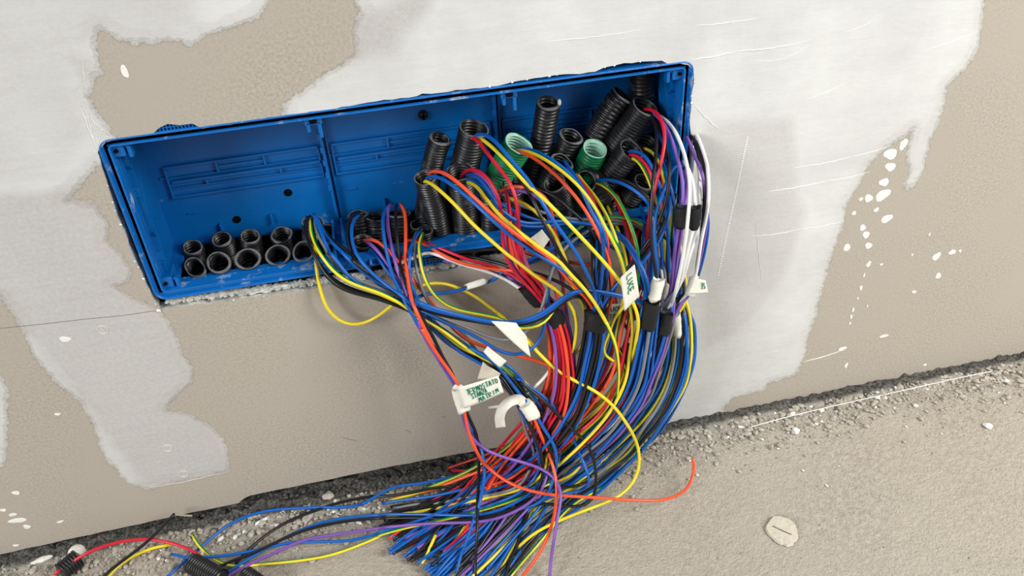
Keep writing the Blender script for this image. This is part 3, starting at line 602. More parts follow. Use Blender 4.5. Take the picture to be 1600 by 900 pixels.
# ------------------------------------------------------------------ wires: colour, label, bundle joined, course
WIRES = [
('gy', 'grey wire curving out of the leftmost wired conduit and under the tape flags', 'G', [(491.6,341.6,-45),(492.3,355.4,-30),(505.4,381.5,-10),(517.8,406.9,4),(538,427.1,12),(561.1,441.6,18),(587.1,446.8,22),(616,458.9,28),(644.9,473.3,34),(673.8,489.2,38),(705.6,502.2,42),(737.3,515.2,46),(766.2,528.2,50),(800,533.4,56),(803.4,531.2,62),(829.4,513.9,66),(843.8,490.7,66),(852.5,461.8,60),(859.7,427.2,50),(866.9,412.7,38),(887.2,380.9,24),(910.3,366.5,14),(945,349.1,6),(979.6,349.1,4),(1008.5,357.8,-4)]),
('yg', 'green and yellow wire from the leftmost wired conduit, highest of its curve', 'H5', [(485.4,341.6,-45),(483.4,352.6,-32),(486.1,369.1,-18),(495.8,391.1,-4),(494.7,386.7,2),(507.7,408.3,10),(526.4,430,18),(555.3,445.9,24),(584.2,453.1,30),(607.3,463.2,36),(630.5,475.7,42),(662.2,498.8,44),(691.1,515.2,50),(728.7,544.1,56)]),
('bk', 'black wire hanging lowest of the curve from the leftmost wired conduit', 'H1', [(480.6,340.2,-45),(477.2,351.2,-32),(482,378.8,-14),(484.6,383.8,-4),(494.7,409.8,8),(509.1,432.9,14),(529.3,450.2,18),(555.3,458.9,22),(590,466.7,28),(633.3,482.6,36),(656.5,493,38),(691.1,513.8,44),(728.7,539.8,50)]),
('bk', 'black wire leaving the rim of the leftmost wired conduit, partly behind its blue neighbour', 'H2', [(484.8,338.2,-48),(475.8,345.8,-38),(480.6,374.6,-20),(490.3,395.3,-2),(501.9,421.3,5),(520.7,438.7,9),(546.7,450.8,14),(581.3,461.8,20),(610.2,470.5,28),(644.9,489.2,32),(679.6,512.3,38),(720,537.5,44)]),
('bl', 'blue wire from the leftmost wired conduit, first to cross the post', 'G', [(490.9,335.4,-42),(498.5,355.4,-26),(506.8,378.8,-10),(517.8,403.5,0),(513.4,388.1,2),(529.3,412.7,10),(543.8,431.4,16),(561.1,445.9,20),(587.1,454.6,25),(613.1,464.7,31),(636.2,477.7,36),(668,490.7,40),(702.7,508,46),(748.9,528.2,52),(765.8,541.3,60),(781.7,549.1,64),(799,555.8,66),(817.8,554.9,68),(835.7,544.2,68),(848.4,521.1,66),(853.9,487.9,62),(856.8,456.1,52),(859.7,424.3,42),(875.6,395.4,26),(892.9,375.1,8)]),
('bl', 'blue wire running across the lip from the leftmost wired conduit to the middle', 'R4', [(493,337.5,-40),(505.4,365,-26),(515,377.4,-14),(537,395.2,0),(535.1,395.3,4),(555.3,415.6,10),(581.3,434.3,16),(604.5,450.2,22),(624.7,461.8,30),(644.9,473.3,46),(662.2,480.6,50),(691.1,488.4,52),(720,494.1,56),(748.9,500.8,60),(769.1,504.5,64),(806.2,505.8,72),(835.1,499.4,74),(861.1,485,74),(881.4,466.2,70),(904.5,456.1,66)]),
('bk', 'black wire running beside that blue one across the box lip', 'P7', [(495.8,340.2,-42),(509.5,366.4,-28),(520.5,376,-16),(542.5,391.1,-4),(564.5,410.4,4),(543.8,399.7,8),(566.9,421.3,14),(590,438.1,18),(616,456,26),(639.1,473.3,40),(662.2,484.9,46),(691.1,493,50),(720,498.8,54),(748.9,502.8,58),(769.1,506.6,62),(806.2,508.7,70),(835.1,503.7,72),(861.1,489.3,72),(881.4,470.5,68),(904.5,458.9,64)]),
('ye', 'yellow wire looping down the wall below the box, then bowing before the bundle', 'G', [(493.7,369.1,-42),(492.3,387,-22),(494.4,406.2,-4),(494.1,415.6,4),(497,435.8,8),(503.3,464.7,12),(512,484.9,12),(526.4,500.8,12),(546.7,510,12),(569.8,506.6,12),(590,495,14),(613.1,476.2,20),(633.3,458.9,22),(647.8,448.8,18),(668,441.6,16),(691.1,441.6,14),(714.2,448.8,14),(743.1,463.2,16),(772,484.9,22),(795.1,500.8,34),(768.7,485,40),(788.9,499.4,48),(817.8,524,52),(843.8,551.4,56),(817.8,526.2,60),(842.7,552.9,66),(871.1,579.6,74),(903.1,597.3,80),(935.1,614.4,86),(963.6,640,90),(984.9,672,88),(997.4,700.5,0,62),(1000.2,725.4,0,44),(992,750.3,0,26),(970.7,773.4,0,22),(935.1,789.4,0,24),(888.9,807.2,0,24),(839.1,830.3,0,16),(807.1,856.9,0,6)]),
('gr', 'thin green striped wire inside the bunch of the leftmost wired conduit', 'H4', [(487.5,343,-46),(488.9,362.2,-30),(498.5,392.5,-10),(503.3,401.1,4),(520.7,422.8,12),(546.7,441.6,17),(581.3,454.6,22),(610.2,466.1,30),(644.9,484.9,34),(691.1,518.1,42),(725.8,545.6,48)]),
('bl', 'blue wire arching out of the conduit behind the middle post', 'H6', [(560.4,336.1,-50),(554.9,338.9,-40),(548.7,349.9,-26),(548,367.8,-12),(553.5,395.2,0),(556.8,399.7,8),(571.2,419.9,14),(590,435.8,20),(613.1,451.7,28),(636.2,467.6,44),(662.2,502.2,40),(691.1,528.2,46),(720,551.3,52)]),
('bk', 'black wire arching out of the conduit behind the middle post', 'H7', [(559,334.1,-52),(548,336.1,-42),(542.5,348.5,-30),(542.5,370.5,-14),(549.4,398,-2),(552.4,406.9,4),(568.3,424.2,10),(587.1,441.6,15),(613.1,457.5,24),(639.1,477.7,32),(668,505.1,36),(702.7,539.8,42)]),
('or', 'orange wire curling from the low conduit in front of the middle compartment', 'Q6', [(570,376,-26),(578.2,373,-18),(590.6,376,-10),(604.4,387,-2),(610.2,398.2,4),(621.8,411.2,9),(636.2,427.1,14),(650.7,444.4,20),(669.5,467.6,24),(691.1,493.6,28),(708.5,513.8,32),(728.7,531.1,38)]),
('pu', 'purple wire curling from the low conduit in front of the middle compartment', 'H8', [(572.1,378.8,-34),(571.4,377.1,-24),(579.6,380.8,-10),(592,393.9,-2),(601.6,404,4),(613.1,424.2,10),(624.7,444.4,16),(642,467.6,30),(662.2,493.6,30),(691.1,522.5,36),(720,542.7,42)]),
('bl', 'blue wire curling from the low conduit, under the purple one', 'R5', [(574.8,381.5,-34),(573.4,382.2,-22),(581,391.1,-10),(593.4,404.9,-2),(592.9,406.9,6),(607.3,428.6,12),(621.8,444.4,18),(639.1,460.3,26),(656.5,473.3,58),(679.6,482.6,58),(705.6,489.2,60),(734.5,496.5,62),(769.1,502.8,66),(806.2,503.5,74),(835.1,496.5,76),(858.3,483.5,76),(878.5,464.2,74),(904.5,453.2,70)]),
('bk', 'thin black wire along the curl of the low conduit', 'H9', [(576.9,376,-30),(592,381.5,-16),(595.8,393.9,-4),(613.1,421.3,4),(624.7,438.7,10),(639.1,456,18),(659.3,484.9,26),(691.1,516.7,32),(720,541.2,38)]),
('bl', 'blue wire arching high out of the purple and orange conduit', 'Ta', [(608.5,320.3,-52),(601.6,329.2,-42),(597.5,345.8,-22),(601.6,378.8,-4),(608.5,406.2,6),(608.8,421.3,14),(618.9,444.4,26),(633.3,470.5,44),(647.8,496.5,50),(662.2,519.6,52),(679.6,545.6,54),(696.9,576,62),(712.9,599.1,70),(720,622.2,74),(725.3,647.1,76),(736,672,76),(750.2,696.9,0,76),(758.1,725.4,0,66),(754.5,760.9,0,56),(747.4,792.9,0,52),(743.1,821.4,0,20)]),
('pu', 'purple wire arching high out of the purple and orange conduit', 'Tb', [(611.2,318.2,-54),(604.4,325.1,-44),(605.8,351.2,-24),(611.2,387,-4),(614.6,398.2,6),(620.3,421.3,14),(630.5,450.2,24),(639.1,473.3,36),(647.8,502.2,44),(668,531.1,48),(650.7,494.2,50),(664.9,529.8,54),(682.7,556.5,58),(700.5,583.1,64),(712.9,604.5,68),(721.1,640,72),(728.9,672,74),(753.8,700.5,78),(782.2,712.9,82),(824.9,724.7,0,76),(856.9,737.8,0,72),(874.7,757.4,0,66),(879,778.7,0,60),(871.9,800,0,52),(867,837.5,0,40),(860.6,875,0,16),(858.8,905,0,5)]),
('bk', 'black wire in the bunch that passes the lettered tape flag', 'Tc', [(619.5,319.6,-52),(618.1,326.5,-44),(618.8,351.2,-20),(621.6,387,-2),(625,414.5,8),(627.6,424.2,18),(636.2,447.3,32),(646.3,473.3,46),(662.2,502.2,50),(679.6,531.1,54),(689.8,556.5,58),(707.6,586.7,66),(716.5,611.6,72),(727.1,640,74),(741.3,672,74),(747.7,707.6,0,66),(748.1,750.3,0,56),(746.2,777.5,0,52),(745.5,837.5,0,40),(742.5,875,0,16),(741.8,905,0,4)]),
('or', 'bright orange wire arching out of the box and ending far right on the floor', 'Td', [(626.4,318.5,-50),(630.5,323.8,-44),(633.9,344.4,-24),(633.9,376,-4),(633.5,406.2,10),(636.2,421.3,20),(638,450.2,34),(647.8,482,56),(662.2,510.9,60),(679.6,548.5,60),(656,508.4,60),(679.1,547.6,62),(704,583.1,66),(716.5,602.7,72),(724.6,640,78),(733.2,679.1,82),(746.7,709.4,84),(764.5,732.5,0,62),(792.9,753.8,0,58),(828.5,767.3,0,54),(867.6,773.7,0,50),(924.5,776.9,0,42),(988.5,781.5,0,32),(1034.7,781.5,0,22),(1063.2,771.6,0,14),(1079.9,755.6,0,10),(1085.2,736,0,16),(1082.7,716.5,0,32)]),
('bl', 'blue wire of the short loop rising beside the split conduit', 'H6', [(658,360.9,-24),(652.5,362.2,-16),(642.9,378.8,-6),(638.8,398,4),(642.6,389.6,10),(636.8,415.6,16),(639.1,438.7,24),(647.8,461.8,30),(662.2,484.9,28),(685.3,510.9,32),(714.2,536.9,38)]),
('gy', 'grey wire of the short loop rising beside the split conduit', 'H1', [(652.5,362.2,-26),(646.3,367.8,-16),(647.7,392.5,0),(648.4,404,10),(649.2,421.3,16),(656.5,444.4,24),(666.6,467.6,26),(676.7,484.9,28),(699.8,502.2,28),(725.8,522.5,32),(748.4,554.3,40)]),
('yg', 'ochre and green wire of the short loop sweeping right to the white flag', 'Q4', [(660.1,363.6,-22),(656.6,369.1,-14),(653.9,387,0),(655.9,395.3,10),(658.8,422.8,18),(668,447.3,26),(685.3,470.5,34),(708.5,482.6,40),(743.1,489.5,46),(777.8,496.5,54),(798,502.2,60),(788.9,508.1,66),(817.8,513.9,70),(843.8,510.4,72),(858.3,499.4,70),(866.9,479.2,60),(875.6,461.8,52)]),
('or', 'orange wire lying across the lip from the crushed conduit to the tape', 'Q1', [(621.8,373.7,-36),(630.5,369.3,-28),(662.2,383.8,-10),(679.6,392.4,-2),(696.9,402.6,8),(725.8,413.2,16),(763.3,419.9,22),(792.2,422.8,26),(803.4,422.8,32),(829.4,427.2,36),(855.4,435.8,42),(872.7,456.1,50)]),
('wh', 'white wire lying across the lip from the crushed conduit', 'Q8', [(617.5,377.4,-36),(627.6,378,-30),(662.2,387.5,-10),(685.3,398.2,2),(714.2,411.2,12),(743.1,418.4,18),(772,427.1,22),(800,441.6,26),(788.9,437.3,30),(812,448.8,38),(832.2,464.7,46),(852.5,485,52)]),
('rd', 'dark crimson wire lying across the lip beside the orange one', 'Q2', [(621.8,367,-40),(639.1,368.8,-32),(662.2,378.6,-14),(685.3,386.7,-4),(708.5,396.8,6),(737.3,408.3,14),(777.8,417,18),(777.3,421.4,24),(806.2,430,30),(829.4,450.3,40),(852.5,476.3,48)]),
('bk', 'upper black wire running right across the lip', 'P8', [(662.2,375.7,-30),(688.2,385.2,-16),(714.2,391.9,-4),(743.1,402.6,8),(772,409.2,16),(792.2,412.7,20),(791.8,417,26),(829.4,424.3,32),(855.4,433.5,40),(881.4,444.5,48),(898.7,453.2,54)]),
('bk', 'sagging black wire between two conduits above the lip', None, [(644.9,365,-34),(659.3,377.4,-22),(685.3,383.8,-14),(711.3,383.8,-12),(731.6,375.1,-16),(748.9,367.9,-24),(772,354.9,-36)]),
('pu', 'thin purple wire under the white one crossing the wall right of the lip', 'Q7', [(691.1,398.2,-6),(708.5,407.5,6),(734.5,415.6,12),(766.2,424.8,18),(800,435.2,20),(786,427.2,22),(812,444.5,30),(832.2,458.9,36)]),
('bl', 'blue wire crossing behind the bundle with a white sleeve', 'H3', [(939.2,365,10),(916.1,366.5,12),(887.2,375.1,16),(869.8,383.8,20),(840.9,399.7,22),(809.1,414.2,22),(777.3,427.2,20),(783.6,433.5,20),(759,441.6,20),(720,453.1,20),(691.1,459.5,20),(662.2,458.9,22),(644.9,467.6,26),(662.2,499.3,26)]),
('or', 'orange wire arching from the split conduit along the blue one', 'P9', [(670,273,-30),(673,268,-18),(682,266.4,-6),(696,271,8),(716,285,24),(736,304,36),(760,326,48),(780,346,56),(800,360,60),(814,371,62),(832,384,64),(852,398,66),(870,410,68),(875.6,424.3,70),(895.8,444.5,70),(916.1,464.7,68)]),
('bl', 'blue wire arching from the split conduit down to the thick black tape', 'P1', [(666,280,-30),(668,276,-20),(678,274.4,-8),(696,281,6),(720,300,22),(740,316,34),(760,336,44),(780,354,52),(800,370,58),(824,388,62),(850,404,66),(874,417,70),(904.5,438.7,72),(921.8,458.9,70),(933.4,479.2,68)]),
('yg', 'yellow wire falling straight from the split conduit to the grey curve', 'Q9', [(664,285,-28),(662.4,281.4,-20),(670,283.6,-8),(680,291,4),(692,302,14),(708,316,24),(724,334,34),(744,356,44),(768,376,50),(792,398,54),(820,417,56),(826.5,424.3,58),(861.1,447.4,60),(881.4,461.3,62),(895.3,479.2,64),(901.6,502.3,66),(898.7,531.2,66),(891.5,557.2,68)]),
('rd', 'crimson wire curling over from the fine ribbed conduit', 'Q2', [(720,279,-32),(723,272,-22),(731,264.4,-10),(742,263,2),(758,272,14),(772,290,24),(780,310,30),(784,330,32),(785,352,32),(785,376,34),(787,396,38),(794,414,42),(803.4,424.3,46),(823.6,447.4,50),(846.7,470.5,54)]),
('pu', 'purple wire curling from the fine ribbed conduit beside the crimson', 'Q3', [(726,276,-34),(734,270,-22),(748,272,-8),(764,286,6),(776,306,18),(783,330,24),(785,360,28),(791,390,32),(800,416,38),(809.1,427.2,42),(822.1,444.5,46),(846.7,467.6,50)]),
('bl', 'upper blue wire from the fine ribbed conduit swinging right along the lip', 'R1', [(722,276,-32),(728,272.4,-22),(738,273,-12),(752,283,2),(764,298,14),(774,320,22),(788,334,26),(806,346,26),(824,350,24),(850,348,22),(876,344,20),(890,346.2,20),(933.4,352,24),(956.5,356.4,34),(979.6,375.1,52),(997,404,70),(1010.9,435.8,82),(1016.6,470.5,84)]),
('bl', 'lower blue wire from the fine ribbed conduit swinging right along the lip', 'R2', [(718.4,283,-30),(726,277,-20),(740,280,-8),(752,288,4),(768,306,14),(776,324,20),(792,342,24),(810,352,24),(830,355,22),(860,353,20),(900,346,18),(921.8,353.5,18),(956.5,359.2,28),(976.8,379.5,46),(994.1,406.9,64),(1007.1,438.7,76),(1012,470.5,78)]),
('yg', 'ochre wire from the fine ribbed conduit swinging over to the thick tape', 'G', [(727,287,-30),(728,283.6,-20),(736,284,-8),(748,294,8),(760,310,22),(770,326,36),(784,340,46),(800,354,54),(814,366,60),(836,382,68),(856,396,74),(880,412,80),(881.4,418.5,82),(907.4,444.5,84),(933.4,479.2,86),(952.2,513.9,86),(944,497.8,88),(960,533.3,90),(966.4,576,88),(964.3,618.7,84),(954.7,657.8,0,78),(940.5,693.4,0,52),(920.9,725.4,0,26)]),
('rd', 'crimson wire falling in a long bow from the wide tall conduit', 'Q3', [(733.3,217.8,-38),(737.8,212.2,-30),(746.7,218.9,-18),(760,237.8,-2),(773.3,254.4,10),(786.7,273.3,22),(794,278,30),(803,296,36),(808,316,40),(809.6,336,42),(810.6,360,44),(812,384,46),(816,410,48),(814.9,409.8,50),(825,427.2,50),(843.8,441.6,48),(858.3,473.4,52)]),
('rd', 'second crimson wire hanging inside the long bow of the first', 'Q4', [(787,297,-20),(792,300,-6),(795,316,10),(797,336,22),(798,356,28),(800,378,34),(806,400,40),(814,420,44),(826.5,438.7,48),(846.7,464.7,52),(858.3,485,54)]),
('rd', 'crimson wire half hidden left of the hanging pair', 'Q5', [(768,292,-18),(778,306,-4),(782.4,328,8),(785.6,352,16),(786.4,380,22),(789,400,28),(798,420,34),(810.6,421.4,40),(826.5,447.4,46)]),
('yg', 'long yellow wire falling from the wide tall conduit to the LUCE flag', 'U1', [(744.4,220,-38),(747.8,214.4,-28),(764.4,226.2,-6),(784.4,244.4,18),(800,262.2,34),(817.8,282.2,48),(837.8,302.2,60),(840,300,68),(860,320,76),(880,341,84),(900,362,90),(939.2,404,94),(956.5,424.3,94),(969.5,441.6,90),(984,461.8,80),(991.2,473.4,84),(995.5,485,86),(998.7,502.3,86),(994.1,528.3,82),(989.8,557.2,78)]),
('bl', 'blue wire arching over the rim of the wide tall conduit', 'P2', [(740,215.5,-38),(745.5,208.9,-26),(757.8,208.9,-14),(773.3,220,2),(791.1,240,20),(808.9,262.2,36),(828.9,284.4,50),(828,286,58),(844,310,64),(852,326,68),(864,344,70),(880,366,72),(900,394,74),(913.2,418.5,76),(924.7,444.5,76),(933.4,470.5,74)]),
('bk', 'black wire slanting down from behind the wide tall conduit', 'P3', [(755.5,217.8,-40),(768.9,224.4,-28),(784.4,242.2,-10),(800,262.2,8),(817.8,284.4,26),(833.3,315.5,38),(826,300,44),(838,322,52),(848,346,58),(860,368,62),(872,392,66),(886,416,70),(910.3,444.5,72),(926.2,470.5,72)]),
('or', 'orange wire leaving the pale rim of the green conduit', 'U2', [(801.9,236.4,-36),(809.7,235,-24),(831.1,244.2,-6),(863.1,268.4,16),(891.5,297.6,34),(912.8,325.3,46),(927.1,350.2,54),(945,386.7,62),(953.1,412.7,66),(956.5,438.7,66),(958,461.8,62),(945.8,501.3,60),(949.4,529.8,60),(935.1,561.8,60),(906.7,593.8,60),(885.4,622.2,60)]),
('yg', 'yellow and green wire leaving the pale rim of the green conduit', 'U8', [(804.4,235,-38),(816.9,234.3,-22),(848.9,247.1,4),(880.8,268.4,26),(905.7,290.5,44),(927.1,318.9,58),(944.8,350.2,70),(945,354.9,76),(959.4,378,80),(970.4,404,82),(976.2,427.2,80),(979.6,450.3,74),(982.5,473.4,70),(961.8,490.7,70),(952.9,519.1,70),(938.7,551.1,72)]),
('bl', 'blue wire leaving the pale rim of the green conduit', 'P4', [(806.2,233.6,-38),(820.4,232.2,-24),(845.3,239.3,-4),(873.7,257.8,18),(895.1,276.2,34),(912.8,304.7,48),(927.1,339.5,58),(933.4,343.4,62),(941.5,369.4,66),(943.8,401.1,68),(939.8,435.8,68),(935.1,470.5,68)]),
('bl', 'blue wire twisting close behind the one from the green conduit', 'P5', [(880.8,250.6,-30),(895.1,270.2,-8),(912.8,296.9,16),(928.8,328.9,38),(933.4,334.7,50),(943.5,363.6,58),(948.4,395.4,60),(947.3,427.2,60),(941.5,456.1,62),(937.4,479.2,64)]),
('yg', 'bright striped wire pair member running down to the LUCE flag, right hand one', 'U9', [(902.2,272,-28),(912.8,286.2,-8),(934.2,312.9,22),(955.5,352,52),(967.9,389.3,64),(947.9,354.9,72),(960.9,378,76),(972.7,406.9,78),(977.3,430,76),(975.3,461.8,66),(967.2,501.3,64),(960,536.9,66)]),
('rd', 'dark crimson wire passing behind the bright striped pair', 'U5', [(888,264.9,-24),(902.2,276.6,-8),(920,301.1,12),(937.7,336,34),(951.9,382.2,46),(947.9,386.7,50),(953.1,415.6,52),(954.2,444.5,50),(960,501.3,50),(957.2,544,54),(945.8,579.6,58),(924.5,604.5,62)]),
('yg', 'yellow wire arching from the bent conduit in front of the ledge', 'U8', [(930.5,285,-14),(936.7,285.7,-4),(951.3,294,10),(966,310.7,26),(978.2,335.1,40),(988,357.1,50),(994.1,376.6,56),(996.5,396.2,60),(997.6,421.4,62),(995.5,450.3,62),(988.3,479.2,60),(986.7,501.3,62),(979.6,529.8,64),(976,565.3,64)]),
('bl', 'blue wire arching low from the bent conduit to the black strands', 'R3', [(929.3,283.8,-18),(936.7,281.8,-6),(956.2,280.8,6),(978.2,288.7,22),(997.8,300.9,34),(1012.4,314.3,40),(1022.2,332.6,42),(1029.5,357.1,42),(1033.2,381.5,44),(1034.4,406,46),(1033.2,432.9,48)]),
('bk', 'black wire above the low blue arch from the bent conduit', 'S5', [(931.8,281.3,-22),(948.9,277.7,-6),(973.3,280.1,8),(995.3,291.1,20),(1013.6,310.7,28),(1027.1,335.1,32),(1036.9,362,34),(1041.8,388.9,38),(1044.2,415.7,40),(1044.2,445.1,44)]),
('br', 'dark red wire under the yellow arch of the bent conduit', 'U6', [(939.1,288.7,-14),(956.2,300.9,2),(973.3,322.9,20),(983.1,347.3,34),(988,371.8,42),(990.4,396.2,46),(991.2,421.4,48),(991.2,450.3,50),(986.9,479.2,52),(982.5,502.3,52),(977.8,536.9,56)]),
('bl', 'blue wire over the rim of the front right conduit', 'T1', [(981.9,238.6,-20),(988,234.9,-10),(1000.2,236.8,0),(1011.2,245.9,12),(1020.2,261.8,22),(1029.5,283.8,30),(1036.9,310.7,34),(1041.8,340,38),(1044.2,369.3,42),(1044.2,401.1,46),(1046.6,432.9,52)]),
('rd', 'crimson wire over the rim of the front right conduit', 'U7', [(981.9,241.7,-20),(988,239.3,-10),(999,244.2,0),(1010,256.9,10),(1018.5,271.5,18),(1022.2,293.5,24),(1019.8,315.5,28),(1013.6,340,30),(1010,366.9,32),(1011.2,391.3,36),(1014.9,420.6,40)]),
('yg', 'striped wire with a pale sleeve over the rim of the front right conduit', 'T9', [(986.8,247.1,-18),(991.6,246.1,-8),(1002.6,256.9,4),(1011.9,274,14),(1017.8,293.5,22),(1027.1,318,26),(1033.2,344.9,30),(1034.4,376.6,34),(1033.2,406,38),(1032,437.7,42)]),
('yg', 'ochre wire spilling from the dark mouth behind the front right conduit', 'T9', [(1006.7,232.2,-34),(1016.7,233.3,-22),(1026.7,245.5,-8),(1035.5,265.5,6),(1032,259.3,14),(1039.3,278.9,20),(1046.2,308.2,24),(1047.9,340,28),(1046.6,369.3,32),(1044.2,401.1,36),(1043,432.9,40)]),
('bl', 'blue wire spilling from the dark mouth behind the front right conduit', 'T2', [(1008.9,235.5,-34),(1024.4,236.7,-20),(1035.5,250,-6),(1040,267.8,6),(1036.9,266.7,18),(1046.6,288.7,26),(1053.5,318,34),(1056.4,347.3,40),(1058.9,376.6,44),(1060.1,406,48),(1061.3,437.7,52)]),
('or', 'orange wire among the dark mouth strands at the right', 'U6', [(1027.1,244.7,-30),(1033.9,266.7,-10),(1036.9,286.2,4),(1033.2,313.1,14),(1029.5,337.5,20),(1024.6,366.9,26),(1019.8,396.2,32),(1017.3,425.5,38)]),
('rd', 'crimson wire from the long right conduit falling straight down', 'U5', [(1006.7,171.1,-36),(1012.2,169.5,-26),(1023.3,172.7,-12),(1033.3,185.5,4),(1039.5,205.5,16),(1037.8,232.2,28),(1025.9,283.8,38),(1019.8,310.7,42),(1015.4,335.1,44),(1011.9,362,44),(1014.9,391.3,42),(1017.3,420.6,42)]),
('pu', 'purple wire from the long right conduit, outer of two', 'S1', [(1017.8,176.7,-34),(1024.4,179.3,-22),(1035.5,191.1,-4),(1047.8,212.2,14),(1060.1,252,34),(1066.7,276.4,46),(1068.1,300.9,54),(1066.2,322.9,58),(1060.1,352.2,60),(1056.4,376.6,62),(1052.8,406,64),(1049.6,437.7,66),(1046.6,464.6,66)]),
('pu', 'purple wire from the long right conduit, inner of two', 'S2', [(1068.6,266.7,10),(1074.7,283.8,30),(1074,303.3,42),(1070.3,322.9,50),(1066.2,349.8,54),(1062.3,376.6,58),(1058.9,401.1,62),(1054.5,430.4,64),(1051,459.7,66)]),
('wh', 'white wire arching from the long right conduit down to the black tape', 'S3', [(1024.4,178.9,-36),(1033.3,181.5,-20),(1048.9,196.7,0),(1061.1,216.7,20),(1071.1,245.5,36),(1071.1,249.6,46),(1077.9,276.4,60),(1077.9,308.2,70),(1075,340,76),(1071.6,374.2,80),(1066.7,403.5,82),(1061.3,430.4,82),(1055.2,457.3,80)]),
('wh', 'second white wire passing through the square black tape', 'S4', [(1068.6,252,20),(1079.6,271.5,40),(1085.3,296,54),(1086.7,322.9,62),(1086.2,344.9,64),(1080.9,366.9,68),(1075.5,388.9,72),(1068.6,415.7,74),(1062.5,445.1,74)]),
('bk', 'black wire from the long right conduit running down the front', 'R6', [(1011.1,173.3,-36),(1020,181.1,-22),(1025.5,201.1,-4),(1025.5,227.8,16),(1023.3,258.9,34),(1021.5,266.7,48),(1019.3,296,60),(1017.3,327.8,66),(1016.1,357.1,72),(1017.8,386.4,76),(1022.2,413.3,80),(1027.1,437.7,82),(1015.8,473.4,80)]),
('bk', 'second black wire from the long right conduit crossing to the lower left', 'P6', [(1015.5,175.5,-36),(1031.1,196.7,-14),(1040,225.5,8),(1044.9,254.4,24),(1045.4,252,36),(1046.2,278.9,44),(1041.8,308.2,50),(1034.4,335.1,54),(1022.2,362,56),(1007.5,386.4,58),(994.1,403.5,60),(973.9,427.2,64),(962.3,447.4,66),(947.9,464.7,66),(937.7,485,66)]),
('bl', 'blue wire weaving down between the two long black wires', 'R7', [(1058.9,249.6,-10),(1050.3,264.2,10),(1040.5,286.2,28),(1034.4,305.8,40),(1025.9,325.3,50),(1021.7,349.8,56),(1022.7,379.1,62),(1025.9,406,68),(1028.3,435.3,74)]),
('bl', 'blue wire bowing right then cutting left toward the thick tape', 'P0', [(1044.2,293.5,20),(1047.6,313.1,34),(1046.2,337.5,46),(1038.1,362,54),(1027.1,381.5,60),(1012.4,401.1,64),(1000.2,417,66),(979.6,427.2,68),(962.3,444.5,68),(949.3,458.9,68),(939.2,482.1,68)]),
('bk', 'black wire bowing beside the blue that cuts left', 'P6', [(1046.6,303.3,14),(1043,327.8,30),(1036.9,352.2,42),(1022.2,376.6,52),(1007.5,396.2,56),(996.5,413.3,60),(971,432.9,62),(956.5,450.3,62),(945,470.5,62)]),
('pu', 'purple wire from the conduit at the right end of the box', 'S6', [(1057.8,202.2,-20),(1064.4,202.9,-10),(1073.3,214.4,4),(1082.2,234.4,16),(1091.1,258.9,28),(1091.9,252,34),(1099.2,276.4,42),(1104.8,308.2,48),(1104.8,337.5,50),(1101.6,366.9,54),(1095.5,396.2,58),(1089.4,420.6,60),(1085.3,435.3,62),(1080.9,450,62)]),
('bk', 'black wire from the conduit at the right end of the box', 'S7', [(1064.4,200,-22),(1072.2,202.2,-10),(1084.4,214.4,6),(1094.4,234.4,20),(1101.1,261.1,32),(1100.4,261.8,38),(1104.3,291.1,46),(1103.3,322.9,52),(1100.4,347.3,56),(1095.5,366.9,58),(1091.9,396.2,60),(1088.2,425.5,60),(1084.5,450,60)]),
('bk', 'inner black wire from the conduit at the right end of the box', 'S7', [(1066.7,202.2,-26),(1082.2,221.1,-2),(1092.2,243.3,12),(1097.3,267.8,24),(1099.2,271.5,34),(1101.6,303.3,40),(1099.2,335.1,46),(1096,366.9,50),(1094.3,396.2,54),(1091.9,420.6,56),(1085.7,445.1,56)]),
('wh', 'outermost white wire bowing over the plaster right of the box', 'S8', [(1071.1,201.1,-20),(1077.8,202.9,-8),(1088.9,214.4,8),(1098.9,234.4,24),(1105.5,261.1,36),(1104.8,256.9,44),(1108.2,286.2,52),(1106.8,320.4,58),(1100.4,354.6,62),(1094.3,381.5,64),(1091.1,410.9,64),(1087,428,64),(1082.1,450,64)]),
('wh', 'white wire just inside the outermost one', 'S4', [(1073.3,214.4,-16),(1084.4,232.2,0),(1091.1,254.4,14),(1094.4,285.5,26),(1091.1,281.3,38),(1094.3,308.2,46),(1094.3,337.5,52),(1091.9,364.4,56),(1080.9,386.4,62),(1074,410.9,68),(1066.2,440.2,70)]),
('bl', 'blue wire outermost on the right beside the purple one', 'T3', [(1099.2,310.7,30),(1105.8,327.8,36),(1107.3,347.3,40),(1105.8,366.9,44),(1101.6,391.3,48),(1095.5,415.7,50),(1089.4,435.3,54),(1083.3,452.4,56)]),
('or', 'orange wire bowing up behind the crimson pair', 'Q6', [(780,300,-14),(788,294,-4),(800,290,4),(816,290,8),(836,296,12),(852,306,14),(860,320,14),(863,336,10),(862,352,6),(875.6,386.7,12),(881.4,415.6,18),(878.5,450.3,26),(881.4,479.2,32)]),
('pu', 'purple wire under the orange bow behind the crimson pair', 'Q7', [(784,302,-18),(796,297,-6),(812,297,2),(832,302,6),(850,314,8),(857,330,8),(860,352,6),(864,395.4,10),(875.6,427.2,16),(881.4,461.8,24)]),
('yg', 'banded yellow wire lying in the shadow behind the crimson pair', 'Q9', [(792,310,-16),(806,311,-4),(820,317,4),(832,326,10),(846,336,16),(858,352,22),(870,374,30),(880,394,38),(888,412,44),(887.2,438.7,50),(904.5,461.8,54),(913.2,485,56),(917.5,513.9,60),(910.3,539.9,62),(895.8,557.2,64)]),
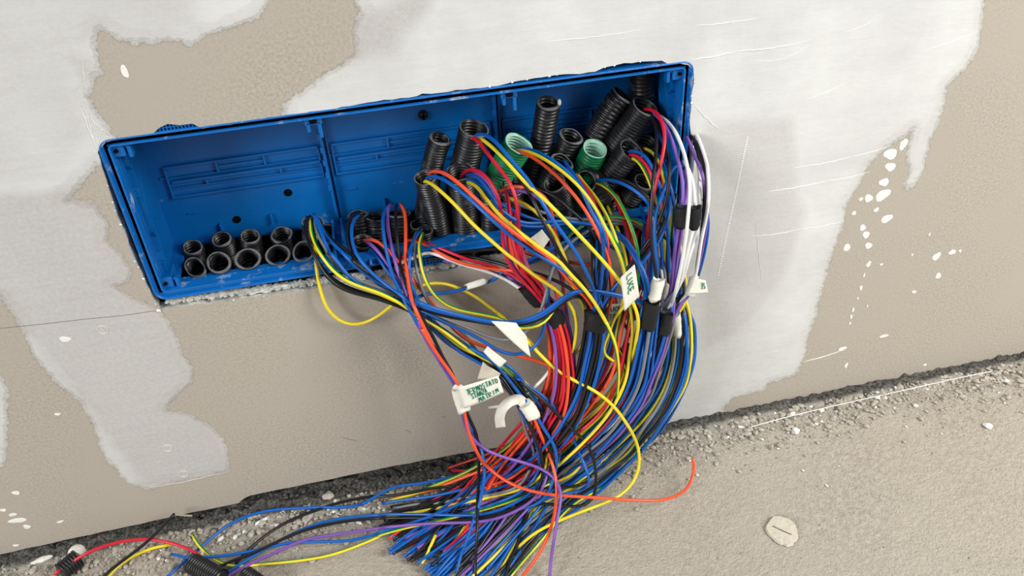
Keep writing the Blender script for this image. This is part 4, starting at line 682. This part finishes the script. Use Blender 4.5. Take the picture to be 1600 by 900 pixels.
('br', 'dark red wire crossing level behind the bundle below the ledge', 'U7', [(809.1,389.6,6),(835.1,401.1,8),(875.6,408.4,10),(910.3,412.7,10),(936.3,415.6,12),(950.7,427.2,16),(959.4,450.3,22),(962.3,479.2,30)]),
('gy', 'grey wire arching along the ledge behind the yellow ones', 'T4', [(780,298,-20),(800,314,-10),(820,324,-4),(840,330,0),(898.7,343.4,2),(933.4,343.4,4),(968.1,343.4,4),(1002.8,352,8),(1020.1,369.4,14),(1037.4,398.3,22),(1051.9,430,32),(1060.6,461.8,42)]),
('yg', 'green and yellow wire arching along the ledge to the right', 'T9', [(861.1,409.8,0),(881.4,375.1,2),(904.5,354.9,4),(933.4,340.5,6),(968.1,337.6,6),(997,344.8,8),(1017.2,357.8,12),(1031.7,383.8,20),(1044.7,415.6,30),(1057.7,450.3,40)]),
('bl', 'blue wire hugging the ledge from left to right', 'T1', [(783.1,317.3,-8),(806.2,331.8,0),(835.1,343.4,2),(875.6,347.7,2),(916.1,347.7,2),(962.3,340.5,2),(997,343.4,4),(1020.1,354.9,12),(1037.4,380.9,22),(1049,415.6,32),(1059.1,450.3,42)]),
('bl', 'blue wire dipping low behind the ledge strands', 'R8', [(817.8,415.6,6),(846.7,404,8),(875.6,389.6,10),(904.5,375.1,12),(939.2,375.1,16),(968.1,392.5,26),(988.3,415.6,38),(1002.8,444.5,50),(1010.3,473.4,58)]),
('bk', 'black wire sloping behind the yellow fall toward the right', 'P8', [(826,292,-16),(852,298,-6),(872,310,2),(892,324,10),(887.2,326,14),(910.3,343.4,18),(927.6,366.5,24),(936.3,398.3,30),(933.4,432.9,38),(927.6,467.6,48)]),
('yg', 'yellow wire hanging beside the taped black pair at the right', 'T8', [(1036.9,340,26),(1038.8,366.9,34),(1037.4,391.3,40),(1035.6,415.7,44),(1036.9,440.2,48)]),
('bk', 'black wire right of the taped purple pair, partly hidden', 'R9', [(1056.4,303.3,10),(1052.8,332.6,22),(1049.1,362,30),(1046.6,396.2,36),(1046.6,425.5,40),(1044.2,450,46)]),
('rd', 'crimson wire arching over the rubble between the two floor conduits', None, [(84.4,897,0,12),(108.8,881.2,0,13),(131.2,865.5,0,22),(161.2,853.1,0,22),(202.5,843.8,0,18),(240,843,0,14),(277.5,851.2,0,10),(311.2,866.2,0,9),(326.2,881.2,0,8)]),
('ye', 'yellow wire crossing under the crimson arch at the lower left', None, [(270,850.5,0,4),(240,855,0,5),(210,867,0,4),(187.5,881.2,0,3),(168.8,900,0,3),(157.5,918.8,0,3)]),
('bk', 'short black wire with a bare bent tip standing up at the lower left', None, [(273,802.5,0,26),(255,822,0,20),(225,851.2,0,14),(195,873.8,0,10),(161.2,900,0,6),(150,915,0,4)]),
('yg', 'short yellow wire end standing beside the floor conduit stub', 'G', [(301.1,836.2,0,14),(311.2,855,0,12),(326.2,868.1,0,9),(345,879.4,0,7),(363.8,883.9,0,6),(412.5,881.2,0,6),(468.8,875.6,0,6),(517.5,867,0,6),(562.5,851.2,0,7),(600,834.4,0,9),(585,837.5,0,12),(615,828.1,0,16),(660,818.8,0,20),(727.5,803.8,0,26),(802.5,781.2,0,34),(858.8,755,0,40)]),
('bl', 'long blue wire curving over the rubble far left of the bundle', 'G', [(258.8,903.8,0,5),(292.5,873.8,0,6),(322.5,847.5,0,7),(360,817.5,0,7),(412.5,798.8,0,6),(487.5,793.1,0,6),(562.5,789.4,0,6),(600,768.8,0,8),(558.8,791.8,0,10),(585,778.2,0,12),(615,760.6,0,14),(663.8,755,0,17),(708.8,744.5,0,20),(753.8,744.5,0,26),(802.5,751.2,0,34),(840,751.2,0,40)]),
('bk', 'black wire running highest over the rubble left of the bundle', 'G', [(367.5,881.2,0,4),(382.5,864.4,0,6),(401.2,847.5,0,7),(431.2,825,0,7),(487.5,798.8,0,6),(543.8,781.9,0,6),(600,772.5,0,7),(577.5,776,0,10),(633.8,771.9,0,15),(697.5,758.8,0,20),(765,760.6,0,28),(821.2,760.6,0,34),(877.5,762.5,0,36),(911.2,756.9,0,36),(928.1,740,60)]),
('bl', 'blue wire looping leftward from the bundle toward the floor stubs', 'G', [(337.5,905.6,0,5),(393.8,870,0,7),(431.2,847.5,0,8),(487.5,821.2,0,8),(543.8,808.1,0,9),(600,804.4,0,10),(596.2,803.8,0,14),(671.2,803.8,0,22),(727.5,805.6,0,28),(765,801.9,0,32),(802.5,786.9,0,36),(836.2,766.2,0,42),(853.1,736.2,0,55)]),
('bk', 'black wire under the looping blue one left of the bundle', 'G', [(307.5,905.6,0,5),(356.2,879.4,0,7),(405,860.6,0,10),(468.8,830.6,0,10),(543.8,813.8,0,9),(600,809.2,0,9),(596.2,809.4,0,12),(652.5,809.4,0,16),(720,812,0,22),(772.5,805.6,0,28),(817.5,788.8,0,34),(847.5,762.5,0,40),(860.6,728.8,0,52)]),
('bl', 'blue wire end with a bent tip reaching the floor conduit stub', 'G', [(268.1,866.2,0,8),(285,870,0,8),(307.5,871.9,0,16),(330,870,0,12),(360,867,0,9),(405,858.8,0,8),(450,847.5,0,9),(487.5,846.4,0,9),(555,843.8,0,9),(600,830.6,0,9),(585,834.5,0,12),(633.8,820.6,0,18),(690,800,0,24),(750,773.8,0,30),(802.5,755,0,36)]),
('pu', 'purple wire sweeping far left out of the bundle', 'G', [(345,907.5,0,5),(375,888.8,0,7),(423.8,866.2,0,9),(476.2,843.8,0,10),(543.8,832.5,0,10),(600,824.2,0,11),(596.2,824.4,0,16),(671.2,818,0,24),(738.8,815.8,0,30),(780,809.4,0,34),(817.5,792.5,0,40),(847.5,766.2,0,48),(856.9,728.8,0,60)]),
('bl', 'blue wire end standing clear with a bare copper tip by the rubble', 'G', [(598.1,786.9,0,8),(622.5,782,0,12),(663.8,777.5,0,18),(716.2,768.1,0,24),(772.5,755,0,30),(825,743.8,0,38)]),
('br', 'dark red wire end poking out highest left of the fan', 'G', [(699.4,731.8,0,8),(727.5,722,0,14),(757.5,711.9,0,22),(795,695,0,34),(832.5,683.8,50)]),
('or', 'thick orange wire crossing to the lower edge of the picture', 'Te', [(833.8,650.7,82),(844.5,679.1,88),(856.9,707.6,0,86),(866.9,736,0,74),(871.1,760.9,0,64),(870,770,0,58),(867,803.8,0,46),(855,841.2,0,34),(836.2,875,0,18),(815.6,901.2,0,6),(802.5,920,0,3)]),
('bl', 'blue wire slanting through the fan to the bottom edge', 'Tf', [(755.6,721.2,0,60),(756.8,755,0,48),(748.1,792.5,0,38),(735,830,0,26),(720,867.5,0,14),(711.8,901.2,0,6),(708.8,920,0,4)]),
('yg', 'short yellow and green wire end standing up before the fan', None, [(681.8,836.8,0,14),(673.1,852.5,0,10),(663.8,871.2,0,6),(659.2,879.5,0,5)]),
('bk', 'black wire looping round in front of the white plaster patch', 'G', [(810.7,597.3,72),(839.1,616.9,80),(867.6,643.6,86),(896,672,88),(919.1,696.9,0,84),(929.8,721.8,0,68),(931.6,750.3,0,50),(930.8,770,0,34),(922.5,786.9,0,26),(907.5,793.2,0,20),(877.5,789.5,0,20),(825,785.8,0,24),(772.5,786.9,0,26)]),
('bl', 'blue wire looping inside the big black loop', 'G', [(803.6,590.2,66),(839.1,611.6,74),(871.1,640,80),(894.3,679.1,82),(904.9,707.6,0,72),(917.4,736,0,60),(922.7,757.4,0,46),(913.8,766.3,0,34),(888.9,769.8,0,30),(839.1,782.3,0,28)]),
('wh', 'white wire end bending up beside the curled tape', None, [(867.6,512,62),(870.4,547.6,64),(866.9,568.9,66),(853.4,586.7,68),(835.6,604.5,70),(800,631.1,66),(782.2,634.7,64),(762.7,636.5,60)]),
('ye', 'yellow wire running inside the big loop toward the fan', 'Hx', [(792.9,574.2,58),(824.9,602.7,66),(853.4,624,74),(881.8,647.1,78),(903.1,679.1,0,70),(910.3,707.6,0,60),(903.1,736,0,40),(867.6,753.8,0,30)]),
]
K5 = lambda x, y, *d: (640+.3556*x, 480+.3556*y, *d)
K6 = lambda x, y, *d: (540+.375*x, 680+.375*y, *d)
K4 = lambda x, y, *d: (760+.289*x, 300+.289*y, *d)
TAIL = {
 'P': [K5(816,40,68),K5(815,110,70),K5(800,200,72),K5(770,320,76),K5(722,430,78),K5(650,530,78),K5(560,620,70),K5(440,700,0,40)],
 'Q': [K5(640,40,56),K5(655,100,60),K5(668,200,66),K5(672,300,70),K5(652,390,72),K5(610,480,72),K5(545,570,68),K5(450,680,0,44)],
 'R': [K5(1055,0,76),K5(1045,80,78),K5(1025,200,80),K5(1000,310,80),K5(955,400,80),K5(880,490,78),K5(770,590,72),K5(620,700,0,36)],
 'S': [K5(1135,20,66),K5(1115,80,68),K5(1085,180,72),K5(1050,280,76),K5(1000,380,78),K5(930,470,78),K5(820,570,72),K5(660,690,0,38)],
 'T': [K5(1185,20,48),K5(1192,120,54),K5(1185,220,60),K5(1155,320,66),K5(1105,410,70),K5(1030,510,68),K5(930,610,60),K5(790,730,0,26),K5(640,820,0,14)],
 'U': [K5(975,60,62),K5(958,140,66),K5(940,240,70),K5(905,330,72),K5(845,420,72),K5(760,500,70),K5(660,580,66),K5(520,680,0,46)],
 'H': [K5(260,140,58),K5(340,212,62),K5(400,277,66),K5(462,352,70),K5(513,425,74),K5(545,480,76),K5(585,550,80),K5(603,630,82),K5(595,710,78),K5(540,790,0,44)],
}
END = {
 'P': [(150,345),(152,372),(190,432),(185,487),(245,515),(262,520),(205,446),(180,362),(300,470),(340,500),(158,356),(215,420)],
 'Q': [(240,455),(410,515),(330,445),(165,292),(228,325),(300,480),(190,265),(420,500),(260,440),(440,140),(520,470)],
 'R': [(350,590),(300,530),(195,425),(186,480),(330,560),(420,640),(260,500),(365,600),(280,520)],
 'S': [(450,520),(360,500),(420,640),(560,560),(300,450),(390,460)],
 'T': [(380,620),(430,640),(480,620),(620,640),(350,600),(450,600),(600,650),(520,560),(400,520),(560,640),(330,620),(500,610)],
 'U': [(300,400),(240,420),(420,500),(330,440),(370,450),(230,330),(410,480)],
 'H': [(160,340),(190,300),(210,380),(260,350),(180,410),(150,385),(230,450),(300,430)],
}
TIGHT = {'P': .8, 'Q': .85, 'R': .85, 'S': .9, 'T': 1.0, 'U': 1.4, 'H': 1.0}
HEAD = {
 'P': [K4(560,60,-30),K4(590,200,10),K4(600,360,44),K4(605,520,60)],
 'Q': [K4(150,60,-30),K4(140,200,0),K4(170,380,26),K4(280,560,44)],
 'R': [K4(870,60,-30),K4(890,200,14),K4(880,360,42),K4(885,520,64)],
 'S': [K4(930,60,-20),K4(960,200,20),K4(980,380,44),K4(985,560,58)],
 'T': [K4(960,40,-30),K4(995,180,6),K4(1020,340,26),K4(1045,500,38),K4(1060,600,44)],
 'U': [K4(700,60,-30),K4(760,220,10),K4(790,400,36),K4(785,540,52)],
}
WR = .00158
rr = random.Random(21); cnt = {k: 0 for k in TAIL}; allw = []
def frame_off(k, key):
    a = k*2.39996; r = 1.62*WR*math.sqrt(k+.3); return Vector((math.cos(a)*r, math.sin(a)*r*.8, math.sin(a)*r*.35))*TIGHT[key]
def tail(key):
    k = cnt[key]; cnt[key] += 1; off = frame_off(k, key); L = [P3(p) for p in TAIL[key]]; n = len(L); out = []
    for i, p in enumerate(L):
        s = 1+1.1*(i/(n-1))**1.5; out.append(p+off*s+Vector((rr.gauss(0, .0016), rr.gauss(0, .0012), rr.gauss(0, .0012)))*(i/n*1.6))
    e = END[key][k % len(END[key])]; j = (k//len(END[key]))*12+rr.uniform(-8, 8)
    E_ = P3(K6(e[0]+j, e[1]+rr.uniform(-10, 10), 0, 2+rr.random()*5)); q = out[-1].lerp(E_, .5); q.z = max(q.z*.75, WR)+.002*rr.random(); out += [q, E_]
    return out
for col, lab, join, pts in WIRES:
    P = [P3(p) for p in pts]
    if join and join[0] in TAIL and join[1].isdigit():
        t = tail(join[0])
        i0 = 0
        while i0 < len(t)-3 and t[i0].z > P[-1].z-.012: i0 += 1
        if col == 'wh': t = t[:-5]; P += t[i0:]
        else: P += t[i0:]
    allw.append((col, lab, None, P))
CN = {'bl': 'blue', 'bk': 'black', 'rd': 'crimson', 'or': 'orange', 'gy': 'grey', 'pu': 'purple', 'wh': 'white', 'br': 'dark red', 'ye': 'yellow', 'yg': 'yellow and green', 'gr': 'green'}
WHERE = {'P': 'inside the thick black taped strand', 'Q': 'inside the red strand', 'R': 'behind the two long black wires', 'S': 'beneath the purple and white pair', 'T': 'in the rightmost sweep', 'U': 'at the back of the bundle'}
EXTRA = {'P': 'bk bk bk bk bl bk bl bk bl bl', 'Q': 'rd rd or rd rd pu pu rd or', 'R': 'bl bl bk bl bl bk gy bl', 'S': 'pu gy wh gy pu bl', 'T': 'bl bl bl yg gy gy bk bl gy yg bl gy bk bk bl gy bl bl bk', 'U': 'rd or bk or yg rd bl'}
for key, cols in EXTRA.items():
    for c in cols.split():
        j = Vector((rr.gauss(0, .006), rr.gauss(0, .005), rr.gauss(0, .005))); h = [P3(p)+j*(1-i/len(HEAD[key])*.8) for i, p in enumerate(HEAD[key])]
        t = tail(key); allw.append((c, f'{CN[c]} wire {WHERE[key]}, its end in the floor fan', f'{CN[c]} wires {WHERE[key]}', h+t))
# settle: push crossing wires apart and off the floor, the wall and the box lip
paths = [crspline(P, .005) for _, _, _, P in allw]
off = []; s = 0
for p in paths: off.append(s); s += len(p)
A = np.array([tuple(v) for p in paths for v in p]); ID = np.concatenate([np.full(len(p), i) for i, p in enumerate(paths)])
def clampset(A):
    A[:, 2] = np.maximum(A[:, 2], WR+.0002)
    inbox = (A[:, 0] > X0+.008) & (A[:, 0] < X1-.008) & (A[:, 2] > Z0+.004)
    lip = (A[:, 2] < Z0+.008) & (A[:, 2] > Z0-.012) & (A[:, 1] > -.003)
    wallm = ~inbox & (A[:, 2] > .012)
    A[wallm, 1] = np.minimum(A[wallm, 1], -WR-.0006)
    return A
A = clampset(A)
for it in range(9):
    kd = kdtree.KDTree(len(A)); [kd.insert(p, i) for i, p in enumerate(A.tolist())]; kd.balance()
    mv = np.zeros_like(A); md = 2*WR*1.0
    for i in range(len(A)):
        for co, j, d in kd.find_range(A[i], md*1.12):
            if j > i and ID[i] != ID[j]:
                v = A[i]-A[j]; d = max(d, 1e-5); f = v/d*max(0, md*1.12-d)*.42; mv[i] += f; mv[j] -= f
    m = np.abs(mv).max(); mv = np.clip(mv, -.0016, .0016)
    # smooth the movement along each wire so that it stays a smooth curve
    for _ in range(2):
        q = mv.copy(); q[1:-1] = mv[:-2]*.27+mv[1:-1]*.46+mv[2:]*.27; same = np.zeros(len(A), bool); same[1:-1] = (ID[1:-1] == ID[:-2]) & (ID[1:-1] == ID[2:]); mv = np.where(same[:, None], q, mv)
    A = clampset(A+mv*1.3)
q = A.copy()
for _ in range(5):
    q2 = q.copy(); q2[1:-1] = q[:-2]*.25+q[1:-1]*.5+q[2:]*.25; same = np.zeros(len(A), bool); same[1:-1] = (ID[1:-1] == ID[:-2]) & (ID[1:-1] == ID[2:]); q = np.where(same[:, None], q2, q)
A = q
MT['bare'] = mat('tinned_wire', (150, 152, 128), .5, .5); MT['copper'] = mat('cut_copper', (190, 110, 70), .35, .5)
for i, (col, lab, grp, _) in enumerate(allw):
    pth = [Vector(v) for v in A[off[i]:off[i]+len(paths[i])].tolist()]
    if col in ('yg', 'gr'):
        fm = frames(pth)[len(pth)//2]; g = Vector((.1, -.75, .65)); k0 = round(math.degrees(math.atan2(g.dot(fm[2]), g.dot(fm[1])))/36); tw = rr.uniform(.0, .015)*rr.choice((-1, 1)); S = 10   # yellow side outward
        ph = (7 if col == 'yg' else 4)-k0+rr.choice((-2, -2, -1, 0, 1, 2, 2)); mid = len(pth)//2
        me = tube_mesh('wire', pth, WR, S, mi=lambda a, k, ph=ph, tw=tw, mid=mid: 1 if ((k+ph+(a-mid)*tw) % 10) < (4.2 if col == 'yg' else 5.5) else 0)
        o = obj('electrical_wire', me, [MT['ye'], MT['gr']], smooth=True)
    else:
        o = obj('electrical_wire', tube_mesh('wire', pth, WR, 9), MT[col], smooth=True)
    tag(o, lab, 'wire', grp); rebase(o, pth[0])
    if 'bare bent tip' in lab:
        child(obj('bare_tip', tube_mesh('tip', crspline([pth[0], atZ(281, 804.5, 25), atZ(300, 806, 18)], .003), .0011, 8), MT['bare']), o)
    if pth[-1].z < .04:
        d = (pth[-1]-pth[-2]).normalized(); cc = obj('copper_core', tube_mesh('core', [pth[-1]-d*.001, pth[-1]+d*.0006], .00085, 8), MT['copper'])
        child(cc, o)

# ------------------------------------------------------------------ tape wraps and lettered flags
def wrap(lab, p0, p1, r, m='etape', name='tape_wrap', cat='tape', sq=.7, ends=.0012):
    a, c = P3(p0), P3(p1); n = 9; path = [a.lerp(c, i/n) for i in range(n+1)]; S = 20; ax = (c-a).normalized(); R = random.Random(lab)
    v = (CAM-a).normalized(); sd_ = ax.cross(v).normalized(); up = sd_.cross(ax); V = []; Fc = []; ph = R.random()*6
    for i, p in enumerate(path):
        for k in range(S):
            t = 2*math.pi*k/S; w = r*.9*(1+.07*math.sin(3*t+ph+i*.5)+.03*math.sin(i*2.3+t))*(.86+.14*math.sin(math.pi*(i+.5)/(n+1))**.4)
            e = (ends*math.sin(2*t+ph)+R.uniform(-1, 1)*ends*.3 if i in (0, n) else 0)
            V.append(p+sd_*(math.cos(t)*w)+up*(math.sin(t)*w*sq)+ax*e)
    for i in range(n):
        for k in range(S): k2 = (k+1) % S; Fc.append((i*S+k, i*S+k2, (i+1)*S+k2, (i+1)*S+k))
    for e0, p, dr in ((0, path[0], 1), (n*S, path[-1], -1)):
        c0 = len(V); V.append(p+ax*dr*.0018); Fc += [(e0+k, e0+(k+1) % S, c0) for k in range(S)]
    me = bpy.data.meshes.new(name); me.from_pydata(V, [], Fc); o = obj(name, me, MT[m], smooth=True); rebase(o, a)
    md = o.modifiers.new('thickness', 'SOLIDIFY'); md.thickness = .0004
    return tag(o, lab, cat) if lab else o
wrap('wide black tape round the thick strand in the middle of the bundle', K4(592,640,74), K4(588,742,76), .0115)
wrap('black tape round the red strand left of the middle', K4(352,640,60), K4(388,722,60), .0078)
wrap('slanting black tape on the strands crossing toward the red strand', K4(200,505,44), K4(292,604,50), .0070)
wrap('square black tape on the purple pair by the box edge', K4(1060,72,66), K4(1052,186,68), .0068)
wrap('square black tape on the white pair by the box edge', K4(1124,76,68), K4(1118,190,70), .0064)
wrap('black tape under the white wrap on the right hand strand', K4(893,590,84), K4(872,735,84), .0078)
wrap('black tape joining the purple and the white wires', K4(978,652,78), K4(950,765,76), .0070)
wrap('slim black tape on the orange strand behind the middle', K5(968,165,72), K5(955,235,74), .0036)

LET = {'L': [[(0,1),(0,0),(.8,0)]], 'U': [[(0,1),(.05,.15),(.4,0),(.75,.15),(.8,1)]], 'C': [[(.8,.85),(.4,1),(.05,.7),(.05,.3),(.4,0),(.8,.12)]], 'E': [[(.8,1),(0,1),(0,0),(.8,0)],[(0,.5),(.6,.5)]],
 'S': [[(.75,.9),(.3,1),(.1,.75),(.6,.45),(.6,.15),(.05,.02)]], 'T': [[(0,1),(.9,1)],[(.45,1),(.45,0)]], 'A': [[(0,0),(.4,1),(.8,0)],[(.15,.35),(.65,.35)]], 'N': [[(0,0),(.05,1),(.75,0),(.8,1)]],
 'Z': [[(0,1),(.8,1),(.05,0),(.8,0)]], 'R': [[(0,0),(0,1),(.6,.95),(.6,.6),(0,.5),(.75,0)]], 'M': [[(0,0),(.1,1),(.42,.4),(.75,1),(.85,0)]], 'O': [[(.4,1),(.05,.7),(.08,.2),(.45,0),(.78,.3),(.72,.8),(.4,1)]], 'I': [[(.4,1),(.4,0)]]}
def flag(lab, quad, lines=(), m='paper', curl=.1, nu=14, nv=8, name='tape_flag', taper=None):
    """quad: 4 corners (u0v0, u1v0, u1v1, u0v1) = writing's lower left, lower right, upper right, upper left"""
    q = [P3(p) for p in quad]; nrm = (q[1]-q[0]).cross(q[3]-q[0]).normalized()
    if nrm.dot(CAM-q[0]) < 0: nrm = -nrm
    size = (q[1]-q[0]).length
    def S(u, v): return (q[0]*(1-u)+q[1]*u)*(1-v)+(q[3]*(1-u)+q[2]*u)*v + nrm*(curl*size*(math.sin(math.pi*u)*.5+.18*math.sin(2*math.pi*u+1)*v+.25*(v-.5)**2))
    V = [S(i/nu, j/nv) for j in range(nv+1) for i in range(nu+1)]
    Fc = [(j*(nu+1)+i, j*(nu+1)+i+1, (j+1)*(nu+1)+i+1, (j+1)*(nu+1)+i) for j in range(nv) for i in range(nu)]
    me = bpy.data.meshes.new(name); me.from_pydata(V, [], Fc); o = obj(name, me, MT[m], smooth=True); rebase(o, q[0])
    md = o.modifiers.new('thickness', 'SOLIDIFY'); md.thickness = .00025; md.offset = -1
    tag(o, lab, 'tape label')
    if lines:
        V = []; Fc = []; b = bmesh.new(); R = random.Random(4)
        for txt, u0, v0, u1, v1, hgt in lines:      # baseline from (u0,v0) to (u1,v1), height in v
            n = len(txt)
            for i, ch in enumerate(txt):
                jy = R.uniform(-.04, .04)
                for st in LET.get(ch, []):
                    pp = []
                    for x, y in st:
                        t = (i+x*.82)/n; u = u0+(u1-u0)*t; v = v0+(v1-v0)*t+(y+jy)*hgt; pp.append(S(u, v)+nrm*.00025)
                    mm = tube_mesh('t', crspline(pp, .0008), .00042, 5); b.from_mesh(mm); bpy.data.meshes.remove(mm)
        child(obj('handwriting', b, MT['ink']), o)
    return o
# LUCE flag: the writing reads downward, so its left edge is the flag's upper end
flag('upright white tape flag lettered LUCE in green in the middle of the bundle', [K4(724,462,98),K4(746,645,98),K4(826,560,100),K4(800,388,100)], [('LUCE', .12, .42, .66, .38, .34)], curl=.12)
flag('short white tape flag lettered LUCE STANZA behind the upright one', [K4(640,698,56),K4(770,692,54),K4(765,603,54),K4(642,606,56)], [('LUCE', .08, .58, .75, .60, .26), ('STANZA', .0, .12, .98, .16, .27)], curl=.03)
flag('narrow end of a white tape label right of the LUCE STANZA one', [K4(800,694,58),K4(848,690,58),K4(845,598,58),K4(800,602,58)], [('RE', .25, .3, .9, .34, .3)], curl=.04)
flag('long white tape flag hanging to a point left of the red strand', [K4(25,697,82),K4(240,893,84),K4(215,775,84),K4(160,703,82)], curl=.10)
flag('white tape flag lettered TERMOSTATO STANZA MATRIM low on the left', [K5(240,445,86),K5(414,374,92),K5(390,300,92),K5(208,352,84)], [('TERMOSTATO', .19, .54, .97, .66, .26), ('STANZA', .26, .30, .66, .36, .22), ('MATRIM', .40, .03, .92, .16, .22)], curl=.05)
wrap('white tape folded round the wires behind the TERMOSTATO flag', K5(214,352,76), K5(238,455,80), .0068, 'paper')
flag('small white tape block folded over the black bunch above the TERMOSTATO flag', [K5(324,196,80),K5(398,266,82),K5(427,236,82),K5(342,170,80)], curl=.10)
flag('creased pale tape flap hanging under the small white block', [K5(296,318,72),K5(392,306,76),K5(400,290,76),K5(322,238,74)], m='beige_paper', curl=.14)
wrap('white tape wrap on the black and orange strand below the curled tape', K5(506,424,82), K5(548,482,84), .0072, 'paper')
# curled strip
cp_ = [P3(p) for p in (K5(400,530,80),K5(396,480,84),K5(412,440,86),K5(445,412,86),K5(480,405,84),K5(505,425,82))]; L_ = crspline(cp_, .002); V = []; Fc = []
for i, p in enumerate(L_):
    T = (L_[min(i+1, len(L_)-1)]-L_[max(i-1, 0)]).normalized(); v = (CAM-p).normalized(); s = T.cross(v).normalized()*.0046+v*.0035; V += [p-s, p+s]
for i in range(len(L_)-1): Fc.append((2*i, 2*i+1, 2*i+3, 2*i+2))
me = bpy.data.meshes.new('tape_strip'); me.from_pydata(V, [], Fc); o = obj('tape_strip', me, MT['paper'], smooth=True); rebase(o); o.modifiers.new('thickness', 'SOLIDIFY').thickness = .00025
tag(o, 'curled white tape strip below the TERMOSTATO flag', 'tape')
flag('white tape label with green letters at the far right of the bundle', [K4(1092,552,72),K4(1200,545,76),K4(1185,478,76),K4(1125,462,72)], [('TS', .62, .35, .92, .35, .42)], curl=.08)
wrap('white tape folded round the outer right wires beside the green lettered label', K4(1128,462,66), K4(1100,556,66), .0052, 'paper')
flag('white triangular tape tip showing under the far right label', [K4(1080,640,50),K4(1125,716,52),K4(1110,660,52),K4(1098,640,50)], curl=.05)
wrap('white tape wrap above the black tape on the right hand strand', K4(932,468,84), K4(906,582,86), .0060, 'paper')
flag('beige tape flap behind the white wrap of the right hand strand', [K4(920,590,60),K4(972,612,58),K4(992,505,58),K4(948,462,60)], m='beige_paper', curl=.08)
wrap('white tape wrap low on the rightmost strands', K4(1026,660,62), K4(1036,778,64), .0040, 'paper')
flag('crumpled white tape scrap by the lip behind the crossing wires', [(829,372,30),(849,389,34),(859,374,36),(847,358,34)], curl=.12)
wrap('pale tape sleeve on the blue and grey wires crossing the wall', (728,449,22), (760,438,22), .0030, 'paper')
flag('small white tape scrap caught behind the right hand strand', [K4(838,560,60),K4(880,600,60),K4(880,520,60),K4(860,505,60)], curl=.08)
